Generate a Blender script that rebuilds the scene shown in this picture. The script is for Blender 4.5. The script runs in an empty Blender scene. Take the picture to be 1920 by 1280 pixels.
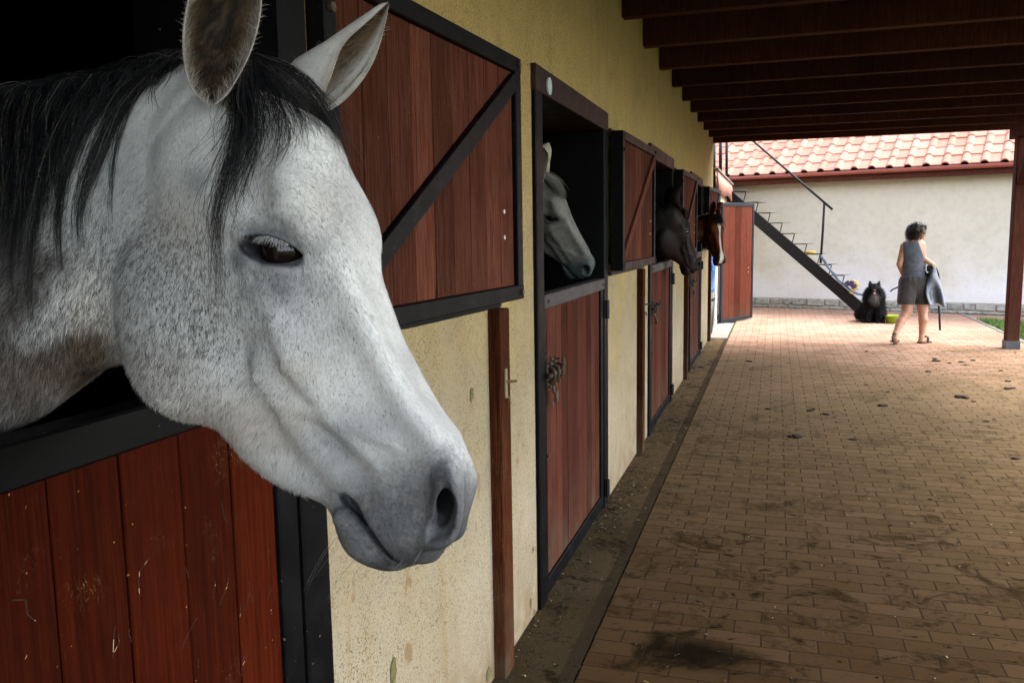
import bpy, bmesh, math, random
import numpy as np
from mathutils import Vector, Matrix
random.seed(7)
SC = bpy.context.scene
COL = SC.collection
# ------------------------------------------------------------------ camera
CAM_H = 1.53
F_PX = 1593.5
YAW, PITCH, ROLL = .30198, -.12476, -.015817
def cam_axes():
    c, s = math.cos, math.sin
    fwd = np.array([-s(YAW) * c(PITCH), c(YAW) * c(PITCH), s(PITCH)])
    right = np.array([c(YAW), s(YAW), 0]); up = np.cross(right, fwd)
    return c(ROLL) * right + s(ROLL) * up, -s(ROLL) * right + c(ROLL) * up, fwd
CR, CU, CF = cam_axes()
CAM = np.array([0, 0, CAM_H])
cam = bpy.data.cameras.new("camera"); camo = bpy.data.objects.new("camera", cam); COL.objects.link(camo)
camo.matrix_world = Matrix([[CR[0], CU[0], -CF[0], 0], [CR[1], CU[1], -CF[1], 0], [CR[2], CU[2], -CF[2], CAM_H], [0, 0, 0, 1]])
cam.sensor_fit = 'HORIZONTAL'; cam.sensor_width = 36; cam.lens = 36 * F_PX / 1920
cam.clip_start = .05; cam.clip_end = 2000
cam.dof.use_dof = False
SC.camera = camo
def px(u, v, d):
    """point of the place that the photograph shows at pixel (u, v), d metres ahead"""
    return CAM + d * (CF + (u - 960) / F_PX * CR - (v - 640) / F_PX * CU)
def proj(P):
    q = np.asarray(P, float) - CAM
    z = q @ CF
    return np.stack([960 + F_PX * (q @ CR) / z, 640 - F_PX * (q @ CU) / z, z], -1)
def ground(u, v, z=0.):
    d = px(u, v, 1) - CAM; return CAM + d * ((z - CAM_H) / d[2])
def on_x(u, v, X):
    d = px(u, v, 1) - CAM; return CAM + d * (X / d[0])
# ------------------------------------------------------------------ light
SUN_EL, SUN_AZ = math.radians(52), math.radians(60)
w = bpy.data.worlds.new("World"); SC.world = w; w.use_nodes = True
nt = w.node_tree; bg = nt.nodes['Background']
sky = nt.nodes.new('ShaderNodeTexSky'); sky.sky_type = 'NISHITA'; sky.sun_disc = False
sky.sun_elevation = SUN_EL; sky.sun_rotation = SUN_AZ; sky.air_density = 1.0; sky.dust_density = 2.0
bw = nt.nodes.new('ShaderNodeRGBToBW'); mxs = nt.nodes.new('ShaderNodeMix'); mxs.data_type = 'RGBA'; mxs.inputs['Factor'].default_value = .6
nt.links.new(sky.outputs[0], bw.inputs[0]); nt.links.new(sky.outputs[0], mxs.inputs['A']); nt.links.new(bw.outputs[0], mxs.inputs['B']); nt.links.new(mxs.outputs['Result'], bg.inputs[0])      # overcast: a greyer sky
sl = bpy.data.lights.new("sun", 'SUN'); sl.energy = 1.0; sl.angle = math.radians(12); sl.color = (1, .95, .87)
so = bpy.data.objects.new("sun", sl); COL.objects.link(so)
sd = Vector((math.sin(SUN_AZ) * math.cos(SUN_EL), math.cos(SUN_AZ) * math.cos(SUN_EL), math.sin(SUN_EL)))
so.rotation_euler = sd.to_track_quat('Z', 'Y').to_euler()
SC.view_settings.view_transform = 'Standard'; SC.view_settings.look = 'None'
SC.view_settings.exposure = 1.15; SC.view_settings.gamma = 1
SC.cycles.max_bounces = 8; SC.cycles.diffuse_bounces = 4
VOX1=.0025
# ------------------------------------------------------------------ horse sculpting library
def smin(a, b, k):
    h = np.clip(0.5 + 0.5 * (b - a) / k, 0, 1)
    return b + (a - b) * h - k * h * (1 - h)
def smax(a, b, k):
    return -smin(-a, -b, k)
def capsule(P, a, b, ra, rb=None):
    a = np.asarray(a, float); b = np.asarray(b, float); rb = ra if rb is None else rb
    ab = b - a
    t = np.clip(((P - a) @ ab) / max(ab @ ab, 1e-12), 0, 1)
    return np.linalg.norm(P - a - t[:, None] * ab, axis=1) - (ra + (rb - ra) * t)
def ellipsoid(P, c, r):
    q = (P - np.asarray(c)) / np.asarray(r)
    k0 = np.linalg.norm(q, axis=1)
    k1 = np.linalg.norm(q / np.asarray(r), axis=1)
    return np.where(k1 > 1e-9, k0 * (k0 - 1) / np.maximum(k1, 1e-9), -min(r))
def pch(xs, ys, n=400):
    """dense smooth resampling of a table (catmull style)"""
    xs = np.asarray(xs, float); ys = np.asarray(ys, float)
    m = np.gradient(ys, xs)
    X = np.linspace(xs[0], xs[-1], n)
    i = np.clip(np.searchsorted(xs, X) - 1, 0, len(xs) - 2)
    h = xs[i + 1] - xs[i]; t = (X - xs[i]) / h
    Y = ((2 * t**3 - 3 * t**2 + 1) * ys[i] + (t**3 - 2 * t**2 + t) * h * m[i]
         + (-2 * t**3 + 3 * t**2) * ys[i + 1] + (t**3 - t**2) * h * m[i + 1])
    return X, Y
class Loft:
    def __init__(self, rows, n):
        R = np.array(rows, float); self.n = n
        self.c = [pch(R[:, 0], R[:, k]) for k in range(1, R.shape[1])]
        self.x0, self.x1 = R[0, 0], R[-1, 0]
    def __call__(self, x, Y, z):
        zt, zb, w, tp = [np.interp(x, a, b) for a, b in self.c]
        zc = (zt + zb) / 2; h = (zt - zb) / 2
        e = (z - zc) / h
        w = w * (1 - tp * np.clip(e, -1.2, 1.2))
        r = ((Y / w) ** self.n + np.abs(e) ** self.n) ** (1 / self.n)
        d = (r - 1) * np.minimum(w, h)
        dx = np.maximum(np.maximum(self.x0 - x, x - self.x1), 0)
        return np.where(dx > 0, np.sqrt(np.maximum(d, 0) ** 2 + dx**2), d)
SKULL = Loft([
 (-.045, -.055, -.14, .040, .0), (-.02, -.020, -.165, .060, .0), (.02, .008, -.175, .072, .05), (.06, .020, -.175, .080, .08),
 (.10, .025, -.175, .086, .10), (.15, .026, -.17, .091, .10), (.20, .021, -.165, .092, .12), (.24, .012, -.16, .086, .2),
 (.28, .000, -.155, .077, .28), (.32, -.008, -.15, .068, .33), (.36, -.014, -.15, .061, .34), (.40, -.017, -.15, .055, .33),
 (.45, -.018, -.15, .051, .28), (.50, -.020, -.155, .050, .18), (.54, -.030, -.155, .050, .10), (.565, -.047, -.152, .048, .05),
 (.585, -.074, -.148, .040, .0), (.598, -.108, -.135, .020, .0)], 2.5)
JAW = Loft([
 (.015, -.13, -.22, .030, .0), (.05, -.08, -.29, .054, .0), (.09, -.06, -.33, .064, -.02), (.14, -.06, -.348, .069, -.03),
 (.19, -.06, -.345, .069, -.03), (.24, -.07, -.32, .064, 0), (.28, -.08, -.288, .058, .0), (.33, -.09, -.256, .050, .0),
 (.38, -.10, -.232, .044, .0), (.43, -.11, -.208, .039, .0), (.47, -.12, -.198, .037, .0), (.50, -.125, -.205, .038, .0),
 (.535, -.13, -.210, .039, .0), (.56, -.14, -.200, .034, .0), (.578, -.15, -.18, .022, .0)], 2.5)
EYE_C = np.array((.203, .0635, -.060)); EYE_R = .0305
EYE_A = np.array((.76, .65)); EYE_B = np.array((-.65, .76))
def eye_uv(P):
    dx = P[:, 0] - EYE_C[0]; dz = P[:, 2] - EYE_C[2]
    return dx * EYE_A[0] + dz * EYE_A[1], dx * EYE_B[0] + dz * EYE_B[1]
def sstep0(a, b, x):
    t = np.clip((x - a) / (b - a), 0, 1); return t * t * (3 - 2 * t)
def head_sdf(P, detail=True):
    """local head frame: x poll -> muzzle, z dorsal, y left; symmetric"""
    x, y, z = P[:, 0], P[:, 1], P[:, 2]
    Y = np.abs(y); Q = np.stack([x, Y, z], 1)
    d = smin(SKULL(x, Y, z), JAW(x, Y, z), .035)
    d = smin(d, ellipsoid(Q, (.155, .042, -.215), (.115, .031, .112)), .035)          # masseter
    # forehead / brow
    d = smin(d, ellipsoid(Q, (.172, .066, -.014), (.055, .026, .024)), .035)
    d = smin(d, capsule(Q, (.215, .084, -.070), (.10, .084, -.085), .008, .006), .028)     # zygomatic arch
    d = smin(d, capsule(Q, (.235, .078, -.098), (.37, .053, -.112), .010, .005), .017)     # facial crest
    d = smax(d, -ellipsoid(Q, (.122, .104, -.040), (.034, .020, .026)), .03)        # hollow above eye
    d = smax(d, -ellipsoid(Q, (.36, .094, -.058), (.085, .026, .030)), .03)         # hollow beside nose bone
    d = smax(d, -ellipsoid(Q, (.36, .086, -.175), (.08, .022, .030)), .04)          # hollow below crest
    d = smax(d, -ellipsoid(Q, (.455, .064, -.178), (.035, .020, .03)), .03)
    d = smin(d, capsule(Q, (.29, .060, -.150), (.46, .036, -.165), .006, .006), .03)      # buccinator
    d = smin(d, capsule(Q, (.245, .047, -.014), (.47, .030, -.038), .010, .006), .034)       # edge of the nose bone
    # muzzle
    d = smin(d, ellipsoid(Q, (.548, .028, -.078), (.046, .030, .042)), .026)
    d = smin(d, ellipsoid(Q, (.552, .018, -.128), (.040, .034, .028)), .018)           # upper lip
    d = smin(d, ellipsoid(Q, (.535, .0, -.186), (.042, .034, .028)), .014)             # chin
    if detail:
        # nostril
        d = smin(d, capsule(Q, (.538, .044, -.060), (.575, .040, -.088), .021, .024), .016)
        d = smin(d, capsule(Q, (.520, .050, -.066), (.560, .052, -.098), .009, .009), .010)
        d = smax(d, -capsule(Q, (.528, .072, -.052), (.566, .066, -.082), .0105, .0190), .006)
        d = smax(d, -capsule(Q, (.556, .064, -.078), (.574, .058, -.098), .0095, .0045), .005)
        d = smax(d, -capsule(Q, (.552, .060, -.070), (.525, .026, -.078), .0170, .012), .006)
        # mouth
        zm = np.interp(x, [.45, .48, .52, .56, .61], [-.176, -.173, -.168, -.160, -.148])
        g = np.minimum(np.minimum(.0030 + .003 * np.exp(-((x - .485) / .02)**2) - np.abs(z - zm), (x - .464) * .35), d + .018)
        d = smax(d, g, .003)
        d = smin(d, capsule(Q, (.49, .034, -.184), (.555, .022, -.174), .010, .010), .008)
        # veins
        for a, b, r_ in (((.335, .0585, -.155), (.39, .056, -.118), .0045), ((.39, .056, -.118), (.455, .050, -.080), .0042),
                         ((.39, .056, -.118), (.46, .0505, -.118), .0025), ((.30, .066, -.165), (.335, .0585, -.155), .0035), ((.262, .082, -.100), (.315, .070, -.118), .0042), ((.315, .070, -.118), (.365, .0570, -.112), .0026)):
            d = smin(d, capsule(Q, a, b, r_ * .85, r_ * .5), .014)
        # eye: lids over the eyeball, almond opening
        d = smin(d, np.linalg.norm(Q - EYE_C, axis=1) - (EYE_R + .0030), .007)
        a, b = eye_uv(Q)
        L = .0385
        k = 1 - (a / L) ** 2
        top = .0085 * k + .0032; bot = -.0188 * k + .002
        mid = (top + bot) / 2; hh = (top - bot) / 2
        f = np.maximum(np.abs(b - mid) - hh, np.abs(a) - L)
        f = np.maximum(f, .062 - Y)
        # folds of the lids
        rr = np.sqrt((a / 1.25) ** 2 + (b * 1.0) ** 2)
        d = d + .0013 * np.exp(-((b - top - .0065) / .0022) ** 2) * sstep0(.042, .030, np.abs(a)) * (Y > .04)
        d = d + .0011 * np.exp(-((b - bot + .0075) / .0024) ** 2) * sstep0(.040, .028, np.abs(a)) * (Y > .04)
        d = smax(d, -f, .0026)
    return d
class Neck:
    """sections: centre, up vector, half height, half width"""
    def __init__(self, secs):
        S = secs; n = 160
        T = np.arange(len(S)); tt = np.linspace(0, len(S) - 1, n)
        f = lambda A: np.stack([pch(T, np.asarray(A, float)[:, k], n)[1] for k in range(np.asarray(A).shape[1])], 1)
        self.C = f([s[0] for s in S]); U = f([s[1] for s in S]); W = f([[s[2], s[3]] for s in S])
        self.h, self.w = W[:, 0], W[:, 1]
        D = np.gradient(self.C, axis=0); D /= np.linalg.norm(D, axis=1)[:, None]
        U = U - (U * D).sum(1)[:, None] * D; self.U = U / np.linalg.norm(U, axis=1)[:, None]
        self.ds = np.linalg.norm(np.gradient(self.C, axis=0), axis=1); self.D = D; self.S = np.cross(self.D, self.U)
    def param(self, P):
        out = np.zeros(len(P), int)
        for i in range(0, len(P), 100000):
            p = P[i:i + 100000]
            d2 = (p**2).sum(1)[:, None] - 2 * p @ self.C.T + (self.C**2).sum(1)[None]
            out[i:i + 100000] = d2.argmin(1)
        return out
    def coords(self, P):
        i = self.param(P); q = P - self.C[i]; a = (q * self.D[i]).sum(1)
        n = len(self.C) - 1
        f = np.clip(i + a / self.ds[i], 0, n); j = np.minimum(f.astype(int), n - 1); t = f - j
        L = lambda A: A[j] * (1 - t)[:, None] + A[j + 1] * t[:, None]
        q = P - L(self.C)
        over = np.where((f <= 0) | (f >= n), np.abs((q * self.D[i]).sum(1)), 0)
        return f, over, (q * L(self.U)).sum(1), (q * L(self.S)).sum(1), self.h[j] * (1 - t) + self.h[j + 1] * t, self.w[j] * (1 - t) + self.w[j + 1] * t
    def __call__(self, P):
        f, a, u, s, h, w0 = self.coords(P)
        e = u / h
        w = w0 * (1 - .35 * np.clip(e, -1, 1))
        r = (np.abs(s / w) ** 2.2 + np.abs(e) ** 2.2) ** (1 / 2.2)
        d = (r - 1) * np.minimum(w0, h) * .9
        return np.where(a > 0, np.sqrt(np.maximum(d + .02, 0) ** 2 + a**2) - .02, d)
def surface_nets(fun, lo, hi, h):
    lo = np.array(lo, float); n = np.ceil((np.array(hi) - lo) / h).astype(int)
    B = 4; nb = n // B + 2; n = nb * B
    cg = np.stack(np.meshgrid(*[np.arange(k) for k in nb], indexing='ij'), -1).reshape(-1, 3)
    cd = fun(lo + (cg + .5) * B * h - .5 * h)
    act = np.abs(cd) < B * h * 1.9
    F = np.repeat(np.repeat(np.repeat(np.sign(cd).reshape(nb).astype(np.float32), B, 0), B, 1), B, 2)
    off = np.stack(np.meshgrid(*[np.arange(B)] * 3, indexing='ij'), -1).reshape(-1, 3)
    ii = (cg[act][:, None] * B + off[None]).reshape(-1, 3)
    vals = np.empty(len(ii), np.float32)
    for k in range(0, len(ii), 400000):
        vals[k:k + 400000] = fun(lo + ii[k:k + 400000] * h)
    F[ii[:, 0], ii[:, 1], ii[:, 2]] = vals
    F[0] = F[-1] = 1; F[:, 0] = F[:, -1] = 1; F[:, :, 0] = F[:, :, -1] = 1
    S = F < 0
    c = [S[a:n[0] - 1 + a, b:n[1] - 1 + b, e:n[2] - 1 + e] for a in (0, 1) for b in (0, 1) for e in (0, 1)]
    cnt = sum(k.astype(np.int8) for k in c)
    cells = np.argwhere((cnt > 0) & (cnt < 8))
    idx = -np.ones(n, np.int32); idx[cells[:, 0], cells[:, 1], cells[:, 2]] = np.arange(len(cells))
    V = np.zeros((len(cells), 3)); W = np.zeros(len(cells))
    cor = np.array([(a, b, e) for a in (0, 1) for b in (0, 1) for e in (0, 1)])
    for p in range(8):
        for q in range(p + 1, 8):
            if np.abs(cor[p] - cor[q]).sum() != 1: continue
            A = cells + cor[p]; Bc = cells + cor[q]
            fa = F[A[:, 0], A[:, 1], A[:, 2]]; fb = F[Bc[:, 0], Bc[:, 1], Bc[:, 2]]
            m = (fa < 0) != (fb < 0)
            t = np.where(m, fa / np.where(m, fa - fb, 1), 0)
            V += np.where(m[:, None], cor[p] + t[:, None] * (cor[q] - cor[p]), 0); W += m
    V = lo + (cells + V / W[:, None]) * h
    faces = []
    for ax in range(3):
        o = [1, 1, 1]; o[ax] = 0
        a = [slice(None)] * 3; b = [slice(None)] * 3
        a[ax] = slice(0, -1); b[ax] = slice(1, None)
        E = np.argwhere(S[tuple(a)] != S[tuple(b)])
        E = E[(E[:, (ax + 1) % 3] > 0) & (E[:, (ax + 2) % 3] > 0)]
        sg = S[E[:, 0], E[:, 1], E[:, 2]]
        d1 = np.zeros(3, int); d2 = np.zeros(3, int); d1[(ax + 1) % 3] = 1; d2[(ax + 2) % 3] = 1
        g = lambda e: idx[e[:, 0], e[:, 1], e[:, 2]]
        quad = np.stack([g(E - d1 - d2), g(E - d2), g(E), g(E - d1)], 1)
        quad[~sg] = quad[~sg][:, ::-1]
        faces.append(quad[(quad >= 0).all(1)])
    return V, np.concatenate(faces)
def smooth_mesh(V, F, it=2, lam=.5):
    for _ in range(it):
        A = np.zeros_like(V); c = np.zeros(len(V))
        for k in range(4):
            np.add.at(A, F[:, k], V[F[:, (k + 1) % 4]]); np.add.at(c, F[:, k], 1)
            np.add.at(A, F[:, k], V[F[:, (k - 1) % 4]]); np.add.at(c, F[:, k], 1)
        V = V + lam * (A / np.maximum(c, 1)[:, None] - V) * (c > 0)[:, None]
    return V
# ------------------------------------------------------------------ the near grey horse
def link(name, me, mat=None, parent=None):
    o = bpy.data.objects.new(name, me); COL.objects.link(o)
    if mat is not None:
        for m in (mat if isinstance(mat, (list, tuple)) else [mat]): me.materials.append(m)
    if parent is not None: o.parent = parent
    return o
def np_mesh(name, V, F, smooth=True):
    """F: array (n,k) or list of arrays"""
    me = bpy.data.meshes.new(name)
    Fs = F if isinstance(F, list) else [F]
    nl = sum(f.size for f in Fs); npoly = sum(len(f) for f in Fs)
    me.vertices.add(len(V)); me.vertices.foreach_set('co', np.asarray(V, np.float32).ravel())
    me.loops.add(nl); me.loops.foreach_set('vertex_index', np.concatenate([f.ravel() for f in Fs]).astype(np.int32))
    me.polygons.add(npoly)
    tot = np.concatenate([np.full(len(f), f.shape[1]) for f in Fs]); st = np.concatenate([[0], np.cumsum(tot)[:-1]])
    me.polygons.foreach_set('loop_start', st.astype(np.int32))
    me.polygons.foreach_set('use_smooth', np.full(npoly, smooth))
    me.update(calc_edges=True); me.validate()
    return me
def set_color(me, name, C):
    a = me.color_attributes.new(name, 'FLOAT_COLOR', 'POINT')
    D = np.ones((len(C), 4), np.float32); D[:, :C.shape[1]] = C
    a.data.foreach_set('color', D.ravel())
H1_M = np.array([[5.24416120e-01, 3.94143648e-01, 7.54744008e-01], [-8.21065242e-01, -6.43652864e-04, 5.70833999e-01],
                 [2.25476388e-01, -9.19048623e-01, 3.23280108e-01]])      # local axes in (right, up, back) of the view
H1_R = np.stack([CR, CU, -CF], 1) @ H1_M
H1_T = np.array([-0.6189749, 0.96914783, 0.16855734]) + CAM
class HeadPose:
    def __init__(self, R, T, s=1.): self.R, self.T, self.s = np.asarray(R), np.asarray(T), s
    def local(self, P): return (P - self.T) @ self.R / self.s
    def world(self, L): return np.asarray(L) @ self.R.T * self.s + self.T
    def sdf(self, P, detail=True): return head_sdf(self.local(P), detail) * self.s
class HorseField:
    def __init__(self, pose, neck, detail=True, k=.03):
        self.pose, self.neck, self.detail, self.k = pose, neck, detail, k
    def __call__(self, P):
        L = self.pose.local(P)
        k = .010 + .07 * np.clip((L[:, 2] + .20) / .14, 0, 1)
        return smin(head_sdf(L, self.detail) * self.pose.s, self.neck(P), k)
    def grad(self, P, e=.002):
        g = np.stack([self(P + np.eye(3)[k] * e) - self(P - np.eye(3)[k] * e) for k in range(3)], 1)
        return g / np.maximum(np.linalg.norm(g, axis=1), 1e-9)[:, None]
P1 = HeadPose(H1_R, H1_T)
def sec(u, vt, vb, d, w):
    a, b = px(u, vt, d), px(u, vb, d)
    return ((a + b) / 2, (a - b) / np.linalg.norm(a - b), np.linalg.norm(a - b) / 2, w)
NECK1 = Neck([sec(440, 190, 400, 1.09, .040), sec(350, 125, 500, 1.13, .050), sec(225, 118, 645, 1.188, .058), sec(100, 145, 762, 1.198, .073), sec(-60, 175, 865, 1.19, .095),
              sec(-260, 190, 1000, 1.25, .14),
              (np.array((-1.55, .60, 1.25)), np.array((.05, 0, 1)), .36, .23),
              (np.array((-2.0, .55, 1.18)), np.array((0, 0, 1)), .36, .27)])
FIELD1 = HorseField(P1, NECK1)
# the outline of the head, pixel by pixel, to which the sculpt is fitted (outward is to the right when walking the list)
OUT_FACE = [(640, 270), (655, 310), (690, 375), (712, 430), (716, 470), (715, 500), (730, 560), (760, 640), (800, 715), (840, 780),
            (880, 850), (895, 890), (893, 920), (870, 1000), (830, 1040), (780, 1055)]
OUT_JAW = [(775, 1056), (745, 1070), (700, 1064), (665, 1050), (640, 1020), (625, 980), (605, 945), (560, 925), (520, 905), (480, 878), (450, 850), (420, 815), (390, 797),
           (350, 790), (300, 770), (260, 735)]
OUT_THROAT = [(196, 692), (175, 708), (150, 726), (100, 764), (50, 792), (0, 814)]
OUT_CREST = [(0, 180), (100, 160), (200, 140), (280, 118), (340, 105)]
FIX1 = [((.203, -.092, -.060), (508, 464)), ((.546, -.066, -.066), (838, 942)), ((.474, -.040, -.173), (646, 936)), ((.546, -.02, -.02), (872, 880))]
def rbf_fit(X, D, sig, lam=1e-2):
    K = np.exp(-((X[:, None] - X[None])**2).sum(-1) / (2 * sig**2))
    return np.linalg.solve(K + lam * np.eye(len(X)), D)
def rbf_eval(P, X, W, sig):
    out = np.empty_like(P)
    for i in range(0, len(P), 50000):
        p = P[i:i + 50000]
        d2 = (p**2).sum(1)[:, None] - 2 * p @ X.T + (X**2).sum(1)[None]
        out[i:i + 50000] = np.exp(-d2 / (2 * sig**2)) @ W
    return out
class Warp:
    def __init__(self): self.st = []
    def __call__(self, P):
        P = np.array(P, float)
        for X, W, s in self.st: P = P + rbf_eval(P, X, W, s)
        return P
    def fit(self, V, contours, its=4, sig=.055, verbose=False):
        P = self(V)
        for it in range(its):
            q = proj(P); X = []; D = []; E = []
            for C in contours:
                C = np.array(C, float); T = np.gradient(C, axis=0); T /= np.linalg.norm(T, axis=1)[:, None]
                N = np.stack([-T[:, 1], T[:, 0]], 1) * -1.
                for c, t, n in zip(C, T, N):
                    e = q[:, :2] - c
                    a = e @ t; b = e @ n
                    m = (np.abs(a) < 5) & (np.abs(b) < 70)
                    if not m.any(): continue
                    j = np.where(m)[0][b[m].argmax()]
                    err = -b[j]
                    X.append(P[j]); E.append(err)
                    dd = q[j, 2]
                    D.append((n[0] * CR - n[1] * CU) * err * dd / F_PX)
            for l, uv in FIX1:
                p = self(P1.world(np.array([l]))); qq = proj(p)[0]
                X.append(p[0]); D.append(((uv[0] - qq[0]) * CR - (uv[1] - qq[1]) * CU) * qq[2] / F_PX); E.append(np.hypot(*(np.array(uv) - qq[:2])))
            X = np.array(X); D = np.array(D)
            if verbose: print('warp', it, np.round(E).astype(int).tolist())
            W = rbf_fit(X, D * .8, sig)
            self.st.append((X, W, sig))
            P = P + rbf_eval(P, X, W, sig)
        return P
import time
_t = time.time()
lo1 = np.array((-1.4, .2, .95)); hi1 = np.array((-.2, 1.35, 2.05))
V1, F1 = surface_nets(FIELD1, lo1, hi1, VOX1)
print('nets', len(V1), time.time() - _t)
V1 = smooth_mesh(V1, F1, 2)
WARP1 = Warp()
V1w = WARP1.fit(V1, [OUT_FACE, OUT_JAW, OUT_THROAT, OUT_CREST], verbose=True)
print('warped', time.time() - _t)
from mathutils.bvhtree import BVHTree
RNG = np.random.default_rng(11)
BVH1 = BVHTree.FromPolygons([tuple(v) for v in V1w], [tuple(f) for f in F1.tolist()])
def cast(u, v, default=1.05):
    """distance at which the view through (u, v) meets the sculpted horse"""
    d = px(u, v, 1) - CAM; L = np.linalg.norm(d)
    h = BVH1.ray_cast(Vector(CAM), Vector(d / L))
    return (h[3] / L, np.array(h[1])) if h[0] is not None else (None, None)
def drape(path, off, n=14):
    """image polyline laid on the animal's surface; returns n points in space"""
    path = np.array(path, float); t = np.linspace(0, 1, n)
    tk = np.linspace(0, 1, len(path))
    U = np.stack([np.interp(t, *pch(tk, path[:, k], 120)) for k in (0, 1)], 1) if len(path) > 2 else path[0] + t[:, None] * (path[-1] - path[0])
    D = []
    for q in U:
        d, nn = cast(*q); D.append(np.nan if d is None else d)
    D = np.array(D); ok = ~np.isnan(D)
    D = np.interp(t, t[ok], D[ok]) if ok.any() else np.full(n, 1.06)
    D = np.minimum(D, np.convolve(np.pad(D, 2, 'edge'), np.ones(5) / 5, 'valid'))
    return np.array([px(u, v, d) for (u, v), d in zip(U, D - off)])
def strands_mesh(name, S, R, sides=3, C=None):
    """S: (N, n, 3) strand points, R: (N, n) radii -> one mesh of tapered tubes"""
    N, n, _ = S.shape
    T = np.gradient(S, axis=1); T /= np.maximum(np.linalg.norm(T, axis=2), 1e-9)[..., None]
    A = np.cross(T, np.array([.3, .5, .81])); A /= np.maximum(np.linalg.norm(A, axis=2), 1e-9)[..., None]
    B = np.cross(T, A)
    ang = np.arange(sides) * 2 * np.pi / sides
    V = S[:, :, None] + R[:, :, None, None] * (np.cos(ang)[None, None, :, None] * A[:, :, None] + np.sin(ang)[None, None, :, None] * B[:, :, None])
    idx = np.arange(N * n * sides).reshape(N, n, sides)
    nx = np.roll(idx, -1, axis=2)
    F = np.stack([idx[:, :-1], nx[:, :-1], nx[:, 1:], idx[:, 1:]], -1).reshape(-1, 4)
    me = np_mesh(name, V.reshape(-1, 3), F)
    if C is not None: set_color(me, 'tint', np.repeat(C, n * sides, axis=0))
    return me
def clump(guide, N, spread0, spread1, lenj=.3, wav=.004, rng=RNG, lift=.006):
    """N strands round a guide polyline (n,3)"""
    n = len(guide); t = np.linspace(0, 1, n)
    out = np.empty((N, n, 3))
    seg = np.r_[0, np.cumsum(np.linalg.norm(np.diff(guide, axis=0), axis=1))]
    view = -CF
    for k in range(N):
        l = 1 - lenj * rng.random() ** 1.5
        P = np.stack([np.interp(t * l * seg[-1], seg, guide[:, j]) for j in range(3)], 1)
        a, b = rng.normal(size=2)
        side = CR * a + .25 * CU * b
        sp = spread0 * (1 - t) + spread1 * t
        ph = rng.random() * 6.28; fr = 2 + 3 * rng.random()
        P = P + side * sp[:, None] * .8 + view * (np.abs(rng.normal()) * lift * np.minimum(1, t * 5 + .25))[:, None]
        P = P + CR * (wav * rng.normal() * np.sin(ph + fr * t * 2) * t)[:, None] + view * (wav * .6 * np.sin(ph * 2 + fr * t * 3) * t)[:, None]
        out[k] = P
    return out
def taper(N, n, r, rng=RNG):
    t = np.linspace(0, 1, n)
    return (r * (.7 + .6 * rng.random((N, 1)))) * (1 - .75 * t[None] ** 2)
# ---- ears: rows of (near rim, far rim, back of the shell); each point (u, v, depth)
EAR_NEAR = [((393, 197, .985), (401, 197, .987), (397, 186, 1.015)), ((366, 174, .985), (424, 176, .99), (393, 164, 1.035)),
            ((352, 140, .990), (450, 134, 1.000), (398, 128, 1.062)), ((346, 100, .995), (468, 96, 1.008), (404, 92, 1.078)),
            ((346, 60, 1.002), (480, 56, 1.014), (411, 54, 1.084)), ((351, 20, 1.000), (487, 14, 1.012), (418, 14, 1.074)),
            ((362, -20, .998), (486, -24, 1.008), (424, -24, 1.060)), ((382, -58, .996), (474, -60, 1.002), (430, -60, 1.040)),
            ((412, -88, .994), (456, -88, .998), (436, -88, 1.014)), ((436, -104, .993), (444, -104, .994), (440, -104, 1.0))]
EAR_FAR = [((600, 192, 1.105), (616, 208, 1.13), (545, 160, 1.14)), ((610, 172, 1.10), (642, 190, 1.135), (546, 135, 1.14)),
           ((620, 148, 1.098), (668, 163, 1.14), (560, 116, 1.142)), ((630, 118, 1.096), (690, 132, 1.142), (588, 100, 1.14)),
           ((640, 92, 1.094), (704, 102, 1.14), (622, 82, 1.13)), ((657, 70, 1.092), (714, 72, 1.135), (655, 58, 1.122)),
           ((685, 45, 1.092), (721, 45, 1.125), (688, 33, 1.112)), ((712, 20, 1.094), (726, 20, 1.11), (714, 14, 1.102)),
           ((727, 6, 1.096), (729, 7, 1.098), (728, 5, 1.097))]
def ear_rows(rows):
    return np.array([[px(*q) for q in r] for r in rows])
def ear_mesh(R, n_rows=36, na=22, th=.0022):
    """R (k,3,3): near rim, far rim, back -> V, F, inner mask"""
    k = len(R); T = np.linspace(0, 1, k)
    t = np.linspace(0, 1, n_rows)
    Q = np.stack([np.stack([np.interp(t, *pch(T, R[:, a, b], 200)) for b in range(3)], 1) for a in range(3)], 1)
    L, Rr, B = Q[:, 0], Q[:, 1], Q[:, 2]
    mid = (L + Rr) / 2; ex = L - mid; ez = B - mid
    a = np.linspace(0, np.pi, na)
    ci, si = np.cos(a)[None, :, None], np.sin(a)[None, :, None]
    sq = np.sign(si) * np.abs(si) ** .8
    inn = mid[:, None] + ex[:, None] * ci + ez[:, None] * sq
    lx = np.linalg.norm(ex, axis=1)[:, None]; lz = np.linalg.norm(ez, axis=1)[:, None]
    fx = (1 + th / np.maximum(lx, .004)); fz = (1 + 1.6 * th / np.maximum(lz, .004))
    out = mid[:, None] + (ex * fx)[:, None] * ci + (ez * fz)[:, None] * sq
    loop = np.concatenate([inn, out[:, ::-1]], 1); m = loop.shape[1]
    V = loop.reshape(-1, 3)
    i = np.arange(n_rows * m).reshape(n_rows, m); nx = np.roll(i, -1, 1)
    F = np.stack([i[:-1], nx[:-1], nx[1:], i[1:]], -1).reshape(-1, 4)
    inner = np.tile(np.r_[np.sin(a), np.zeros(na)], (n_rows, 1)).ravel()
    rim = np.tile(np.r_[1 - np.sin(a), 1 - np.sin(a[::-1])], (n_rows, 1)).ravel()
    tt = np.repeat(t, m)
    return V, F, inner, rim, tt
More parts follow.
